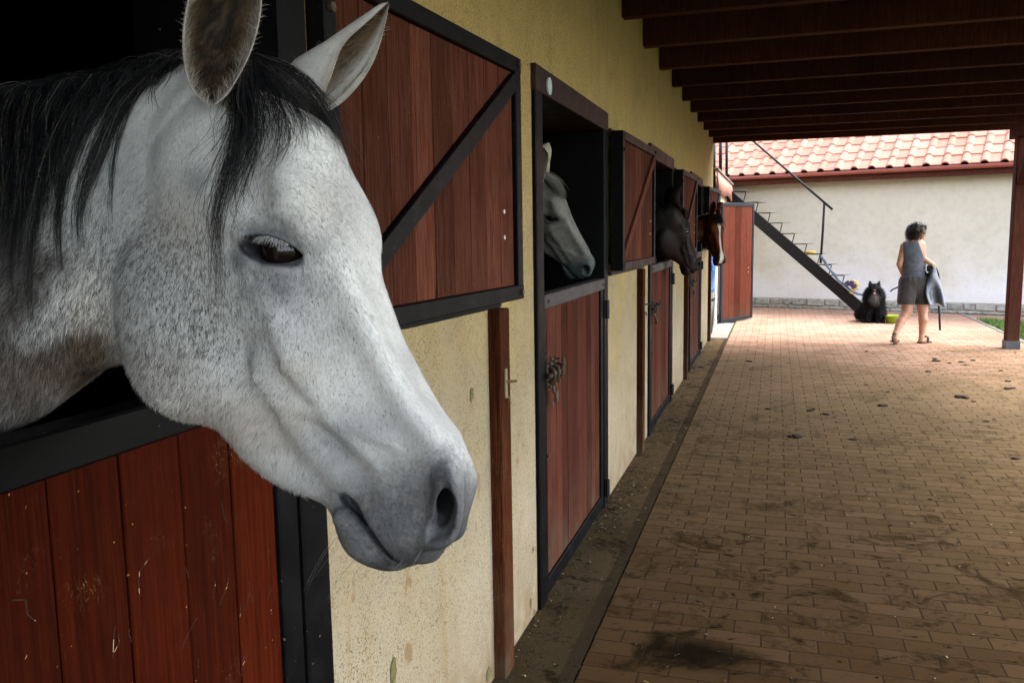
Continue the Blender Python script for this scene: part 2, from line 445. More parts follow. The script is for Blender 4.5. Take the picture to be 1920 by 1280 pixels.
RN, RF = ear_rows(EAR_NEAR), ear_rows(EAR_FAR)
# ---- coat colours (albedo) of the near horse
def sstep(a, b, x):
    t = np.clip((x - a) / (b - a), 0, 1); return t * t * (3 - 2 * t)
def fbm(P, sc, seed=0, oct=3):
    """cheap smooth value noise on points"""
    r = np.random.default_rng(seed); out = np.zeros(len(P)); amp = 1.
    tab = r.random(4096)
    for o in range(oct):
        q = P * sc * 2**o + r.random(3) * 50
        i = np.floor(q).astype(int); f = q - i; f = f * f * (3 - 2 * f)
        v = 0
        for a in (0, 1):
            for b in (0, 1):
                for c in (0, 1):
                    h = ((i[:, 0] + a) * 73856093 ^ (i[:, 1] + b) * 19349663 ^ (i[:, 2] + c) * 83492791) & 4095
                    v = v + tab[h] * np.where(a, f[:, 0], 1 - f[:, 0]) * np.where(b, f[:, 1], 1 - f[:, 1]) * np.where(c, f[:, 2], 1 - f[:, 2])
        out += amp * (v - .5); amp *= .5
    return out
def mixc(C, col, m):
    return C + (np.asarray(col) - C) * m[:, None]
def coat_near(Pw, L):
    """Pw warped points, L local coordinates of the unwarped sculpt -> colour, speck amount"""
    x, Y, z = L[:, 0], np.abs(L[:, 1]), L[:, 2]
    q = proj(Pw); u, v = q[:, 0], q[:, 1]
    n1 = fbm(Pw, 22, 1); n2 = fbm(Pw, 60, 2)
    C = np.tile(np.array([.50, .495, .48]), (len(L), 1))
    C *= (1 + .26 * n1 + .10 * n2)[:, None]
    blob = lambda cu, cv, ru, rv, a, p=1.: a * np.exp(-(((u - cu) / ru)**2 + ((v - cv) / rv)**2) ** p)
    # warm stains
    wm = np.clip(blob(440, 800, 160, 60, .85) + blob(165, 620, 60, 110, .7) + blob(330, 420, 60, 60, .45) + blob(600, 400, 50, 60, .45) + blob(560, 690, 60, 30, .5) + blob(300, 700, 70, 60, .4), 0, 1)
    C = mixc(C, (.40, .34, .27), wm * (.75 + .5 * n1))
    # cool grey fields of the face; one paints in the temple hollow's shade
    g = np.clip(blob(535, 575, 80, 90, .72) + blob(370, 335, 28, 28, .7) + blob(620, 840, 85, 60, .65) + blob(590, 430, 60, 45, .40) + blob(720, 800, 90, 45, .45) + blob(480, 690, 60, 60, .2)
                + blob(280, 490, 60, 70, .25) + blob(640, 380, 40, 80, .35) + blob(330, 620, 110, 120, .05) + blob(230, 330, 50, 90, .22), 0, 1)
    C = mixc(C, (.22, .225, .235), g * (.9 + .8 * n1))
    # dark skin of the muzzle
    s = x + .30 * (-z) + .018 * n1 + .008 * n2
    m = sstep(.452, .548, s) * (1 - .55 * np.exp(-((z + .018) / .016)**2) * sstep(.60, .50, x))
    n4 = fbm(Pw, 150, 7); C = mixc(C, (.088, .089, .094), m * .95)
    C = mixc(C, (.17, .155, .145), .6 * sstep(.10, .6, .6 * n2 + n4) * m)
    C = mixc(C, (.20, .185, .17), .5 * sstep(.30, .6, n1 + .5 * n4) * m * (z > -.16))
    C = mixc(C, (.030, .031, .034), sstep(.555, .60, x + .2 * (-z - .10)) * .75)
    # mouth slit and nostril lining: the dark of the recesses painted in
    zm = np.interp(x, [.45, .48, .52, .56, .61], [-.176, -.173, -.168, -.160, -.148])
    C = mixc(C, (.02, .02, .022), np.exp(-((z - zm) / .0055)**2) * (x > .466))
    dn = np.sqrt(((x - .548) / 1.25)**2 + ((z + .068) / 1.)**2)
    C = mixc(C, (.035, .035, .038), .75 * sstep(.042, .022, dn)); dep = head_sdf(L, False)
    C = mixc(C, (.006, .005, .005), sstep(-.004, -.009, dep) * sstep(.06, .045, dn))
    # dark skin round the eye
    a = (x - EYE_C[0]) * EYE_A[0] + (z - EYE_C[2]) * EYE_A[1]; b = (x - EYE_C[0]) * EYE_B[0] + (z - EYE_C[2]) * EYE_B[1]
    re = np.sqrt(((a - .004) / 1.35)**2 + ((b + .003) / .95)**2)
    C = mixc(C, (.11, .113, .12), .92 * sstep(.064, .020, re + .030 * n1 + .018 * n2) * (Y > .03))
    C = mixc(C, (.018, .019, .022), sstep(.0335, .0270, np.sqrt((a / 1.36)**2 + ((b + .0030) / .56)**2) + .003 * n2) * (Y > .03))
    # neck: dark dapples
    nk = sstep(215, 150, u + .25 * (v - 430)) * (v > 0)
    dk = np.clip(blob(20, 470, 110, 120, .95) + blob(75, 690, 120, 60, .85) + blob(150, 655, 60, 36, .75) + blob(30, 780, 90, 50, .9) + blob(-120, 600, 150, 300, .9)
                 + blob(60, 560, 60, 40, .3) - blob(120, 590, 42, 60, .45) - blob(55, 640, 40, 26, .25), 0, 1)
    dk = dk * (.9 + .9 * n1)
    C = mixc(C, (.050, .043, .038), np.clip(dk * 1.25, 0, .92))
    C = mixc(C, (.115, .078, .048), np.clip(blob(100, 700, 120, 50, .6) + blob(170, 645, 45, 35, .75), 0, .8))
    # specks
    sp = np.clip(blob(330, 620, 130, 170, .95) + blob(290, 470, 80, 80, .7) + blob(60, 620, 160, 200, 1.) + blob(560, 500, 220, 220, .34), 0, 1) + .10
    return np.clip(C, .008, .8), np.clip(sp * (1 - m), 0, 1)
# ---- assemble the skin: head and neck with both ears as one mesh
L1 = P1.local(V1)
C1, S1 = coat_near(V1w, L1)
vs, fs, cs, ss = [V1w], [F1], [C1], [S1]; base = len(V1w)
for R, sgn in ((RN, 1), (RF, 1)):
    V, F, inner, rim, tt = ear_mesh(R)
    n = fbm(V, 60, 5); n3 = fbm(V, 120, 6)
    C = np.tile(np.array([.40, .39, .37]), (len(V), 1)) * (1 + .2 * n)[:, None]
    C = mixc(C, (.105, .066, .036), sstep(.05, .45, inner) * .97)
    C = mixc(C, (.012, .010, .008), np.clip(sstep(.62, .98, inner) * (1.05 - .45 * tt) + 1.3 * n3 * (inner > .3), 0, .96))
    C = mixc(C, (.15, .13, .11), sstep(.90, 1., tt) * .9)
    C = mixc(C, (.17, .150, .125), sstep(.86, .99, rim) * .85 * (1 + .5 * n))
    vs.append(V); fs.append(F + base); cs.append(C); ss.append(np.full(len(V), .1)); base += len(V)
SKIN_V, SKIN_F, SKIN_C, SKIN_S = np.concatenate(vs), np.concatenate(fs), np.concatenate(cs), np.concatenate(ss)
def nodes(mat):
    mat.use_nodes = True; return mat.node_tree.nodes, mat.node_tree.links, mat.node_tree.nodes['Principled BSDF']
def skin_material(name, rough=.62, speck=(.06, .055, .055), bump=.25, spec=.14):
    m = bpy.data.materials.new(name); N, Lk, b = nodes(m)
    at = N.new('ShaderNodeAttribute'); at.attribute_name = 'coat'
    sp = N.new('ShaderNodeAttribute'); sp.attribute_name = 'speck'
    tc = N.new('ShaderNodeTexCoord'); mp = N.new('ShaderNodeMapping'); mp.inputs['Scale'].default_value = (1, 1, .38); mp.inputs['Rotation'].default_value = (0, .5, .35)
    Lk.new(tc.outputs['Object'], mp.inputs[0])
    n1 = N.new('ShaderNodeTexNoise'); n1.inputs['Scale'].default_value = 420; n1.inputs['Detail'].default_value = 3; Lk.new(mp.outputs[0], n1.inputs[0])
    n2 = N.new('ShaderNodeTexNoise'); n2.inputs['Scale'].default_value = 1100; n2.inputs['Detail'].default_value = 2; Lk.new(mp.outputs[0], n2.inputs[0])
    r = N.new('ShaderNodeMapRange'); r.inputs['From Min'].default_value = .50; r.inputs['From Max'].default_value = .66; Lk.new(n1.outputs[0], r.inputs['Value'])
    mu = N.new('ShaderNodeMath'); mu.operation = 'MULTIPLY'; Lk.new(r.outputs[0], mu.inputs[0]); Lk.new(sp.outputs['Fac'], mu.inputs[1])
    mx = N.new('ShaderNodeMix'); mx.data_type = 'RGBA'; mx.inputs['B'].default_value = (*speck, 1)
    Lk.new(mu.outputs[0], mx.inputs['Factor']); Lk.new(at.outputs['Color'], mx.inputs['A'])
    r2 = N.new('ShaderNodeMapRange'); r2.inputs['To Min'].default_value = .78; r2.inputs['To Max'].default_value = 1.2; Lk.new(n2.outputs[0], r2.inputs['Value'])
    m2 = N.new('ShaderNodeMix'); m2.data_type = 'RGBA'; m2.blend_type = 'MULTIPLY'; m2.inputs['Factor'].default_value = 1
    Lk.new(mx.outputs['Result'], m2.inputs['A']); Lk.new(r2.outputs[0], m2.inputs['B'])
    nb = N.new('ShaderNodeTexNoise'); nb.inputs['Scale'].default_value = 170; nb.inputs['Detail'].default_value = 5; nb.inputs['Roughness'].default_value = .7; nb.inputs['Distortion'].default_value = .8; Lk.new(tc.outputs['Object'], nb.inputs[0])
    rb = N.new('ShaderNodeMapRange'); rb.inputs['From Min'].default_value = .3; rb.inputs['From Max'].default_value = .7; rb.inputs['To Min'].default_value = .55; rb.inputs['To Max'].default_value = 1.5; Lk.new(nb.outputs[0], rb.inputs['Value'])
    ba = N.new('ShaderNodeAttribute'); ba.attribute_name = 'bare'
    m3 = N.new('ShaderNodeMix'); m3.data_type = 'RGBA'; m3.blend_type = 'MULTIPLY'; Lk.new(ba.outputs['Fac'], m3.inputs['Factor']); Lk.new(m2.outputs['Result'], m3.inputs['A']); Lk.new(rb.outputs[0], m3.inputs['B'])
    Lk.new(m3.outputs['Result'], b.inputs['Base Color'])
    nbm = N.new('ShaderNodeMath'); nbm.operation = 'MULTIPLY'; Lk.new(nb.outputs[0], nbm.inputs[0]); Lk.new(ba.outputs['Fac'], nbm.inputs[1])
    b.inputs['Roughness'].default_value = rough; b.inputs['Specular IOR Level'].default_value = spec
    ad = N.new('ShaderNodeMath'); ad.operation = 'ADD'; Lk.new(n1.outputs[0], ad.inputs[0]); Lk.new(n2.outputs[0], ad.inputs[1])
    bp = N.new('ShaderNodeBump'); bp.inputs['Strength'].default_value = bump; bp.inputs['Distance'].default_value = .0015
    ad2 = N.new('ShaderNodeMath'); ad2.operation = 'MULTIPLY_ADD'; Lk.new(nbm.outputs[0], ad2.inputs[0]); ad2.inputs[1].default_value = 2.2; Lk.new(ad.outputs[0], ad2.inputs[2])
    Lk.new(ad2.outputs[0], bp.inputs['Height']); Lk.new(bp.outputs[0], b.inputs['Normal'])
    return m
def hair_material(name, col, rough=.42, spec=.5):
    m = bpy.data.materials.new(name); N, Lk, b = nodes(m)
    at = N.new('ShaderNodeAttribute'); at.attribute_name = 'tint'
    if col is None: Lk.new(at.outputs['Color'], b.inputs['Base Color'])
    else: b.inputs['Base Color'].default_value = (*col, 1)
    b.inputs['Roughness'].default_value = rough; b.inputs['Specular IOR Level'].default_value = spec
    return m
M_SKIN1 = skin_material('dapple_grey_coat')
M_HAIR = hair_material('strand_hair', None, .36, .16)
M_FUR = hair_material('coat_fur', None, .75, .05)
M_EYE = bpy.data.materials.new('dark_eye'); _N, _L, _b = nodes(M_EYE)
_b.inputs['Base Color'].default_value = (.0045, .003, .0028, 1); _b.inputs['Roughness'].default_value = .12; _b.inputs['Specular IOR Level'].default_value = .22
def horse_object(name, V, F, C, S, mat, label, loc=None):
    """skin mesh as the horse itself, origin at its chest"""
    o0 = np.array(loc if loc is not None else V.mean(0))
    me = np_mesh(name, V - o0, F); set_color(me, 'coat', C)
    a = me.attributes.new('speck', 'FLOAT', 'POINT'); a.data.foreach_set('value', np.asarray(S, np.float32))
    o = link(name, me, mat); o.location = o0
    o['label'] = label; o['category'] = 'horse'; o['group'] = 'horses looking out of their stalls'
    return o
def child(name, me, mat, parent):
    """part whose mesh was built in place"""
    o = link(name, me, mat, parent)
    o.matrix_parent_inverse = Matrix.Translation(-parent.location)
    return o
_l = P1.local(V1); BARE1 = np.concatenate([sstep(.46, .54, _l[:, 0] - .3 * _l[:, 2]), np.zeros(len(SKIN_V) - len(V1))])
HORSE1 = horse_object('horse', SKIN_V, SKIN_F, SKIN_C, SKIN_S, M_SKIN1, 'large dappled grey horse with a black mane leaning far out over the nearest door')
_a = HORSE1.data.attributes.new('bare', 'FLOAT', 'POINT'); _a.data.foreach_set('value', BARE1.astype(np.float32))
def eyeball_mesh(c, r, name='eye'):
    bm = bmesh.new(); bmesh.ops.create_uvsphere(bm, u_segments=32, v_segments=20, radius=r)
    me = bpy.data.meshes.new(name); bm.to_mesh(me); bm.free()
    for p in me.polygons: p.use_smooth = True
    me.transform(Matrix.Translation(Vector(c)))
    return me
for sg in (-1, 1):
    ec = WARP1(P1.world(np.array([[EYE_C[0], sg * EYE_C[1], EYE_C[2]]])))[0]
    child('eye', eyeball_mesh(ec, EYE_R - .0008), M_EYE, HORSE1)
# lashes: white, drooping over the eye
roots, tips = [], []
S = []
for k in range(130):
    a = RNG.uniform(-.026, .022); kk = 1 - (a / .0385)**2
    b = .0085 * kk + .0032
    n = 7; t = np.linspace(0, 1, n); RNG_w = RNG.normal() * .004; ln = RNG.uniform(.007, .0150) * (.5 + .5 * kk)
    aa = a + (a * .30 + RNG_w) * t
    bb = b + .0010 - ln * .85 * t ** 1.3
    yy = -(EYE_C[1] + np.sqrt(np.maximum(EYE_R**2 - a * a - b * b, 1e-6)) + .0015 + ln * .55 * t - ln * .15 * t * t)
    xx = EYE_C[0] + EYE_A[0] * aa + EYE_B[0] * bb; zz = EYE_C[2] + EYE_A[1] * aa + EYE_B[1] * bb
    S.append(np.stack([xx, yy, zz], 1))
S = np.array(S); Sw = WARP1(P1.world(S.reshape(-1, 3))).reshape(S.shape)
cc = np.tile(RNG.uniform(.30, .65, (len(S), 1)), (1, 3))
child('eyelashes', strands_mesh('eyelashes', Sw, taper(len(S), 7, .00017), C=cc), M_HAIR, HORSE1)
# ---- mane
def black(N, rng=RNG):
    v = rng.uniform(.003, .010, (N, 1)); C = np.concatenate([v, v * 1.05, v * 1.25], 1)
    m = rng.random(N) < .12; C[m] = rng.uniform(.03, .12, (m.sum(), 1)) * np.array([1., .9, .78]); return C
def crest_v(u): return np.interp(u, [-250, -100, 0, 100, 200, 280, 340, 400, 470], [205, 190, 176, 157, 138, 118, 104, 100, 104])
ST = []
def add(path, N, s0, s1, off=.006, **k):
    ST.append(clump(drape(path, off), N, s0, s1, **k))
for u in np.arange(-230, 345, 9.):
    v = crest_v(u); j = RNG.normal()
    Lm = np.interp(u, [-230, 40, 110, 150, 200, 250, 300, 345], [380, 400, 330, 210, 130, 110, 80, 40])
    Lm *= RNG.uniform(.72, 1.12)
    le = np.interp(u, [-230, 100, 200, 340], [-25, -38, -55, -50])
    add([(u + 8, v - 2), (u - 4 + le * .15, v + Lm * .18), (u + le * .5 + 6 * j, v + Lm * .55), (u + le + 10 * j, v + Lm)], 40, .008, .0085, lenj=.62)
# the crown of the mane: hair lying along the crest
for u in np.arange(-220, 420, 12.):
    v = crest_v(u)
    add([(u + 30, v + 2 + RNG.normal() * 3), (u - 5, v - 3), (u - 40, v + 10), (u - 62, v + 42)], 34, .006, .010, lenj=.4)
# separate locks
for path, N, s1 in (([(330, 108), (275, 150), (225, 215), (190, 300), (160, 380), (148, 445)], 70, .0035), ([(315, 110), (262, 170), (232, 230), (212, 320), (208, 450)], 26, .0012),
                    ([(345, 108), (300, 125), (250, 160), (195, 205), (160, 260), (140, 330)], 60, .006), ([(290, 118), (225, 180), (170, 300), (146, 400), (150, 470)], 50, .004),
                    ([(240, 128), (170, 220), (125, 330), (112, 430), (118, 520)], 70, .004), ([(180, 142), (110, 260), (70, 400), (55, 520), (60, 610)], 60, .003),
                    ([(120, 152), (60, 280), (38, 400), (25, 500), (30, 590)], 60, .004), ([(335, 108), (296, 140), (285, 180), (290, 212)], 12, .0015)):
    add(path, N, .006, s1, lenj=.35)
S = np.concatenate(ST)
S += RNG.normal(size=(len(S), 1, 3)) * .0012
child('mane', strands_mesh('mane', S, taper(len(S), S.shape[1], .00036), C=black(len(S))), M_HAIR, HORSE1)
# ---- forelock
ST = []
for path, N, s0, s1 in (
    ([(470, 104), (520, 120), (570, 150), (610, 200), (638, 260), (655, 320)], 70, .006, .004), ([(480, 108), (540, 140), (588, 185), (618, 235), (640, 290)], 70, .008, .005),
    ([(470, 110), (520, 150), (560, 195), (588, 235), (600, 262)], 60, .008, .004), ([(465, 112), (510, 165), (538, 220), (545, 270), (525, 320)], 60, .008, .005),
    ([(460, 112), (500, 175), (520, 235), (518, 290), (490, 335)], 70, .009, .005), ([(455, 118), (480, 190), (485, 260), (465, 330), (455, 375)], 80, .009, .005),
    ([(450, 122), (462, 200), (455, 270), (432, 340), (420, 400)], 90, .009, .004), ([(448, 125), (450, 200), (440, 280), (416, 360), (408, 440), (415, 520), (416, 612)], 60, .008, .0012),
    ([(447, 128), (440, 210), (418, 270), (392, 310), (378, 345)], 46, .008, .006), ([(455, 118), (470, 210), (470, 290), (448, 360), (428, 430), (432, 470)], 60, .008, .003),
    ([(500, 118), (545, 180), (575, 240), (580, 290)], 30, .006, .003), ([(452, 118), (460, 220), (440, 300), (412, 380), (402, 450), (408, 560)], 36, .007, .0014),
    ([(470, 106), (530, 126), (590, 170), (625, 235), (650, 300), (664, 345)], 30, .005, .002)):
    ST.append(clump(drape(path, .007), int(N * .85), s0, s1 * 1.35, lenj=.35, wav=.011, lift=.011))
S = np.concatenate(ST); S += RNG.normal(size=(len(S), 1, 3)) * .0015
child('forelock', strands_mesh('forelock', S, taper(len(S), S.shape[1], .00030), C=black(len(S))), M_HAIR, HORSE1)
# ------------------------------------------------------------------ helpers for built things
def tagged(o, label=None, cat=None, group=None, kind=None):
    for k, v in (('label', label), ('category', cat), ('group', group), ('kind', kind)):
        if v: o[k] = v
    return o
def empty(name, loc=(0, 0, 0), rz=0):
    o = bpy.data.objects.new(name, None); COL.objects.link(o); o.location = loc; o.rotation_euler = (0, 0, rz); o.empty_display_size = .1
    return o
class MB:
    """collects shapes into one mesh"""
    def __init__(self): self.V, self.F, self.T = [], [], []; self.n = 0; self.tint = 1.; self.marks = []
    def add(self, V, F):
        self.marks.append((len(self.V), len(self.F)))
        self.V += [tuple(v) for v in V]; self.F += [tuple(i + self.n for i in f) for f in F]; self.T += [self.tint] * len(V); self.n += len(V)
    def box(self, lo, hi, bev=0.0, M=None):
        x0, y0, z0 = lo; x1, y1, z1 = hi
        if bev <= 0:
            V = [(x, y, z) for x in (x0, x1) for y in (y0, y1) for z in (z0, z1)]
            F = [(0, 1, 3, 2), (4, 6, 7, 5), (0, 4, 5, 1), (2, 3, 7, 6), (0, 2, 6, 4), (1, 5, 7, 3)]
        else:
            bm = bmesh.new(); bmesh.ops.create_cube(bm, size=1)
            for v in bm.verts: v.co = ((x0 + x1) / 2 + v.co.x * (x1 - x0), (y0 + y1) / 2 + v.co.y * (y1 - y0), (z0 + z1) / 2 + v.co.z * (z1 - z0))
            b = min(bev, .3 * min(x1 - x0, y1 - y0, z1 - z0))
            bmesh.ops.bevel(bm, geom=bm.edges[:], offset=b, segments=1, affect='EDGES')
            bmesh.ops.recalc_face_normals(bm, faces=bm.faces[:])
            bm.verts.index_update(); V = [tuple(v.co) for v in bm.verts]; F = [tuple(v.index for v in f.verts) for f in bm.faces]; bm.free()
        if M is not None: V = [tuple(M @ Vector(v)) for v in V]
        self.add(V, F)
    def tube(self, pts, r, seg=8, cap=True):
        P = np.array(pts, float); n = len(P)
        r = np.broadcast_to(np.asarray(r, float), (n,))
        T = np.gradient(P, axis=0); T /= np.linalg.norm(T, axis=1)[:, None]
        A = np.cross(T, (0, 0, 1.)); bad = np.linalg.norm(A, axis=1) < .05; A[bad] = np.cross(T[bad], (1., 0, 0)); A /= np.linalg.norm(A, axis=1)[:, None]
        for i in range(1, n):
            A[i] = A[i - 1] - T[i] * (A[i - 1] @ T[i]); A[i] /= np.linalg.norm(A[i])
        B = np.cross(T, A); a = np.arange(seg) * 2 * np.pi / seg
        V = (P[:, None] + r[:, None, None] * (np.cos(a)[None, :, None] * A[:, None] + np.sin(a)[None, :, None] * B[:, None])).reshape(-1, 3)
        F = [(i * seg + k, i * seg + (k + 1) % seg, (i + 1) * seg + (k + 1) % seg, (i + 1) * seg + k) for i in range(n - 1) for k in range(seg)]
        if cap: F += [tuple(range(seg))[::-1], tuple((n - 1) * seg + k for k in range(seg))]
        self.add(V, F)
    def bar(self, a, b, w, h, up=(0, 0, 1), bev=0.):
        """rectangular bar between two points; w across, h along up"""
        a = Vector(a); b = Vector(b); d = (b - a); L = d.length; d.normalize(); u = Vector(up); s = d.cross(u).normalized(); u = s.cross(d).normalized()
        M = Matrix([[d.x, s.x, u.x, a.x], [d.y, s.y, u.y, a.y], [d.z, s.z, u.z, a.z], [0, 0, 0, 1]])
        self.box((0, -w / 2, -h / 2), (L, w / 2, h / 2), bev, M)
    def torus(self, c, R, r, axis, seg=20):
        ax = Vector(axis).normalized(); q = ax.to_track_quat('Z', 'Y')
        P = [Vector(c) + q @ Vector((R * math.cos(t), R * math.sin(t), 0)) for t in np.linspace(0, 2 * math.pi, seg + 1)]
        self.tube(P, r, 6, False)
    def each(self, name, mat, parent=None, smooth=False):
        """one object per shape"""
        out = []
        for k, (v0, f0) in enumerate(self.marks):
            v1, f1 = self.marks[k + 1] if k + 1 < len(self.marks) else (len(self.V), len(self.F))
            m = MB(); m.V = self.V[v0:v1]; m.F = [tuple(i - v0 for i in f) for f in self.F[f0:f1]]; m.T = self.T[v0:v1]; out.append(m.build(name, mat, parent, smooth))
        return out
    def build(self, name, mat, parent=None, smooth=False):
        me = bpy.data.meshes.new(name); me.from_pydata(self.V, [], self.F); me.update()
        a = me.attributes.new('tint', 'FLOAT', 'POINT'); a.data.foreach_set('value', np.array(self.T, np.float32))
        if smooth:
            for p in me.polygons: p.use_smooth = True
        o = link(name, me, mat, parent)
        if parent is not None: o.matrix_parent_inverse = parent_inv(parent)
        return o
def parent_inv(p):
    M = Matrix.Identity(4)
    ch = []
    while p is not None: ch.append(p); p = p.parent
    for q in reversed(ch):
        loc = Matrix.LocRotScale(q.location, q.rotation_euler, q.scale)
        M = M @ q.matrix_parent_inverse @ loc
    return M.inverted()
# ------------------------------------------------------------------ materials
def new_mat(name, rough=.7, spec=.3):
    m = bpy.data.materials.new(name); N, L, b = nodes(m); b.inputs['Roughness'].default_value = rough; b.inputs['Specular IOR Level'].default_value = spec
    return m, N, L, b
class G:
    """tiny node-graph helper"""
    def __init__(self, m):
        self.N, self.L = m.node_tree.nodes, m.node_tree.links; self.b = self.N['Principled BSDF']
        self.tc = self.N.new('ShaderNodeTexCoord'); self.P = self.tc.outputs['Object']
    def geo(self): return self.N.new('ShaderNodeNewGeometry').outputs['Position']
    def put(self, sock, v):
        if v is None: return
        if isinstance(v, bpy.types.NodeSocket): self.L.new(v, sock)
        elif isinstance(v, (tuple, list)) and len(v) == 3 and sock.type == 'RGBA': sock.default_value = (*v, 1)
        else: sock.default_value = v
    def map(self, v, scale=(1, 1, 1), rot=(0, 0, 0), loc=(0, 0, 0)):
        n = self.N.new('ShaderNodeMapping'); n.inputs['Scale'].default_value = scale; n.inputs['Rotation'].default_value = rot; n.inputs['Location'].default_value = loc
        self.L.new(v, n.inputs[0]); return n.outputs[0]
    def noise(self, v, scale, detail=4, rough=.55, dist=0.):
        n = self.N.new('ShaderNodeTexNoise'); n.inputs['Scale'].default_value = scale; n.inputs['Detail'].default_value = detail
        n.inputs['Roughness'].default_value = rough; n.inputs['Distortion'].default_value = dist; self.L.new(v, n.inputs[0]); return n.outputs[0]
    def voronoi(self, v, scale, feat='F1'):
        n = self.N.new('ShaderNodeTexVoronoi'); n.feature = feat; n.inputs['Scale'].default_value = scale; self.L.new(v, n.inputs[0]); return n
    def ramp(self, v, a, b, lo=0., hi=1.):
        n = self.N.new('ShaderNodeMapRange'); n.inputs['From Min'].default_value = a; n.inputs['From Max'].default_value = b
        n.inputs['To Min'].default_value = lo; n.inputs['To Max'].default_value = hi; self.put(n.inputs[0], v); return n.outputs[0]
    def math(self, op, a, b=None):
        n = self.N.new('ShaderNodeMath'); n.operation = op; self.put(n.inputs[0], a); self.put(n.inputs[1], b); return n.outputs[0]
    def mix(self, f, a, b, blend='MIX'):
        n = self.N.new('ShaderNodeMix'); n.data_type = 'RGBA'; n.blend_type = blend
        self.put(n.inputs['Factor'], f); self.put(n.inputs['A'], a); self.put(n.inputs['B'], b); return n.outputs['Result']
    def sep(self, v):
        n = self.N.new('ShaderNodeSeparateXYZ'); self.L.new(v, n.inputs[0]); return n.outputs
    def attr(self, name):
        n = self.N.new('ShaderNodeAttribute'); n.attribute_name = name; return n.outputs
    def bump(self, h, strength, dist):
        n = self.N.new('ShaderNodeBump'); n.inputs['Strength'].default_value = strength; n.inputs['Distance'].default_value = dist
        self.L.new(h, n.inputs['Height']); self.L.new(n.outputs[0], self.b.inputs['Normal'])
    def color(self, c): self.put(self.b.inputs['Base Color'], c)
def mat_plaster(name, top, low, dirt=1., speck=.5, sz=1.):
    m, N, L, b = new_mat(name, .95, .1); g = G(m); P = g.geo(); z = g.sep(P)[2]
    n0 = g.noise(P, 1.3, 5, .6); n1 = g.noise(P, 9, 4); grain = g.noise(P, 215 / sz, 2, .6); fine = g.noise(P, 420 / sz, 1)
    f = g.ramp(g.math('ADD', z, g.ramp(n0, .3, .7, -.55, .55)), .9, 1.9)
    c = g.mix(f, low, top)
    c = g.mix(g.math('MULTIPLY', g.ramp(g.math('ADD', z, g.ramp(n0, .3, .7, -.3, .3)), 1.0, .35), g.ramp(n1, .25, .6, .45, 1.)), c, tuple(min(.8, k * q) for k, q in zip(low, (1.25, 1.32, 1.60))))
    c = g.mix(g.ramp(g.noise(P, 2.6, 6, .7, .8), .50, .72, 0, .45 * dirt), c, tuple(.60 * k for k in low))
    c = g.mix(g.ramp(n1, .45, .75, 0, .35), c, tuple(.72 * k for k in top))
    streak = g.noise(g.map(P, (6, 6, .30)), 3.2, 6, .6)
    c = g.mix(g.ramp(streak, .54, .70, 0, .55 * dirt), c, (.22, .15, .07))
    c = g.mix(g.math('MULTIPLY', g.ramp(grain, .545, .62, 0, 1), g.ramp(g.noise(P, 6, 4), .3, .65, speck * .45, speck)), c, (.085, .060, .026))
    foot = g.math('MULTIPLY', g.ramp(z, .42, .0, 0, 1), g.ramp(n1, .28, .58, .15, .95 * dirt))
    c = g.mix(foot, c, (.14, .10, .055))
    spots = g.noise(g.map(P, (1, 1, .55)), 11, 3, .5)
    c = g.mix(g.math('MULTIPLY', g.ramp(spots, .66, .70, 0, .85 * dirt), g.ramp(z, 1.5, .6, 0, 1)), c, (.16, .10, .045))
    g.color(c); g.bump(g.math('ADD', grain, g.math('MULTIPLY', fine, .6)), .55, .004)
    return m
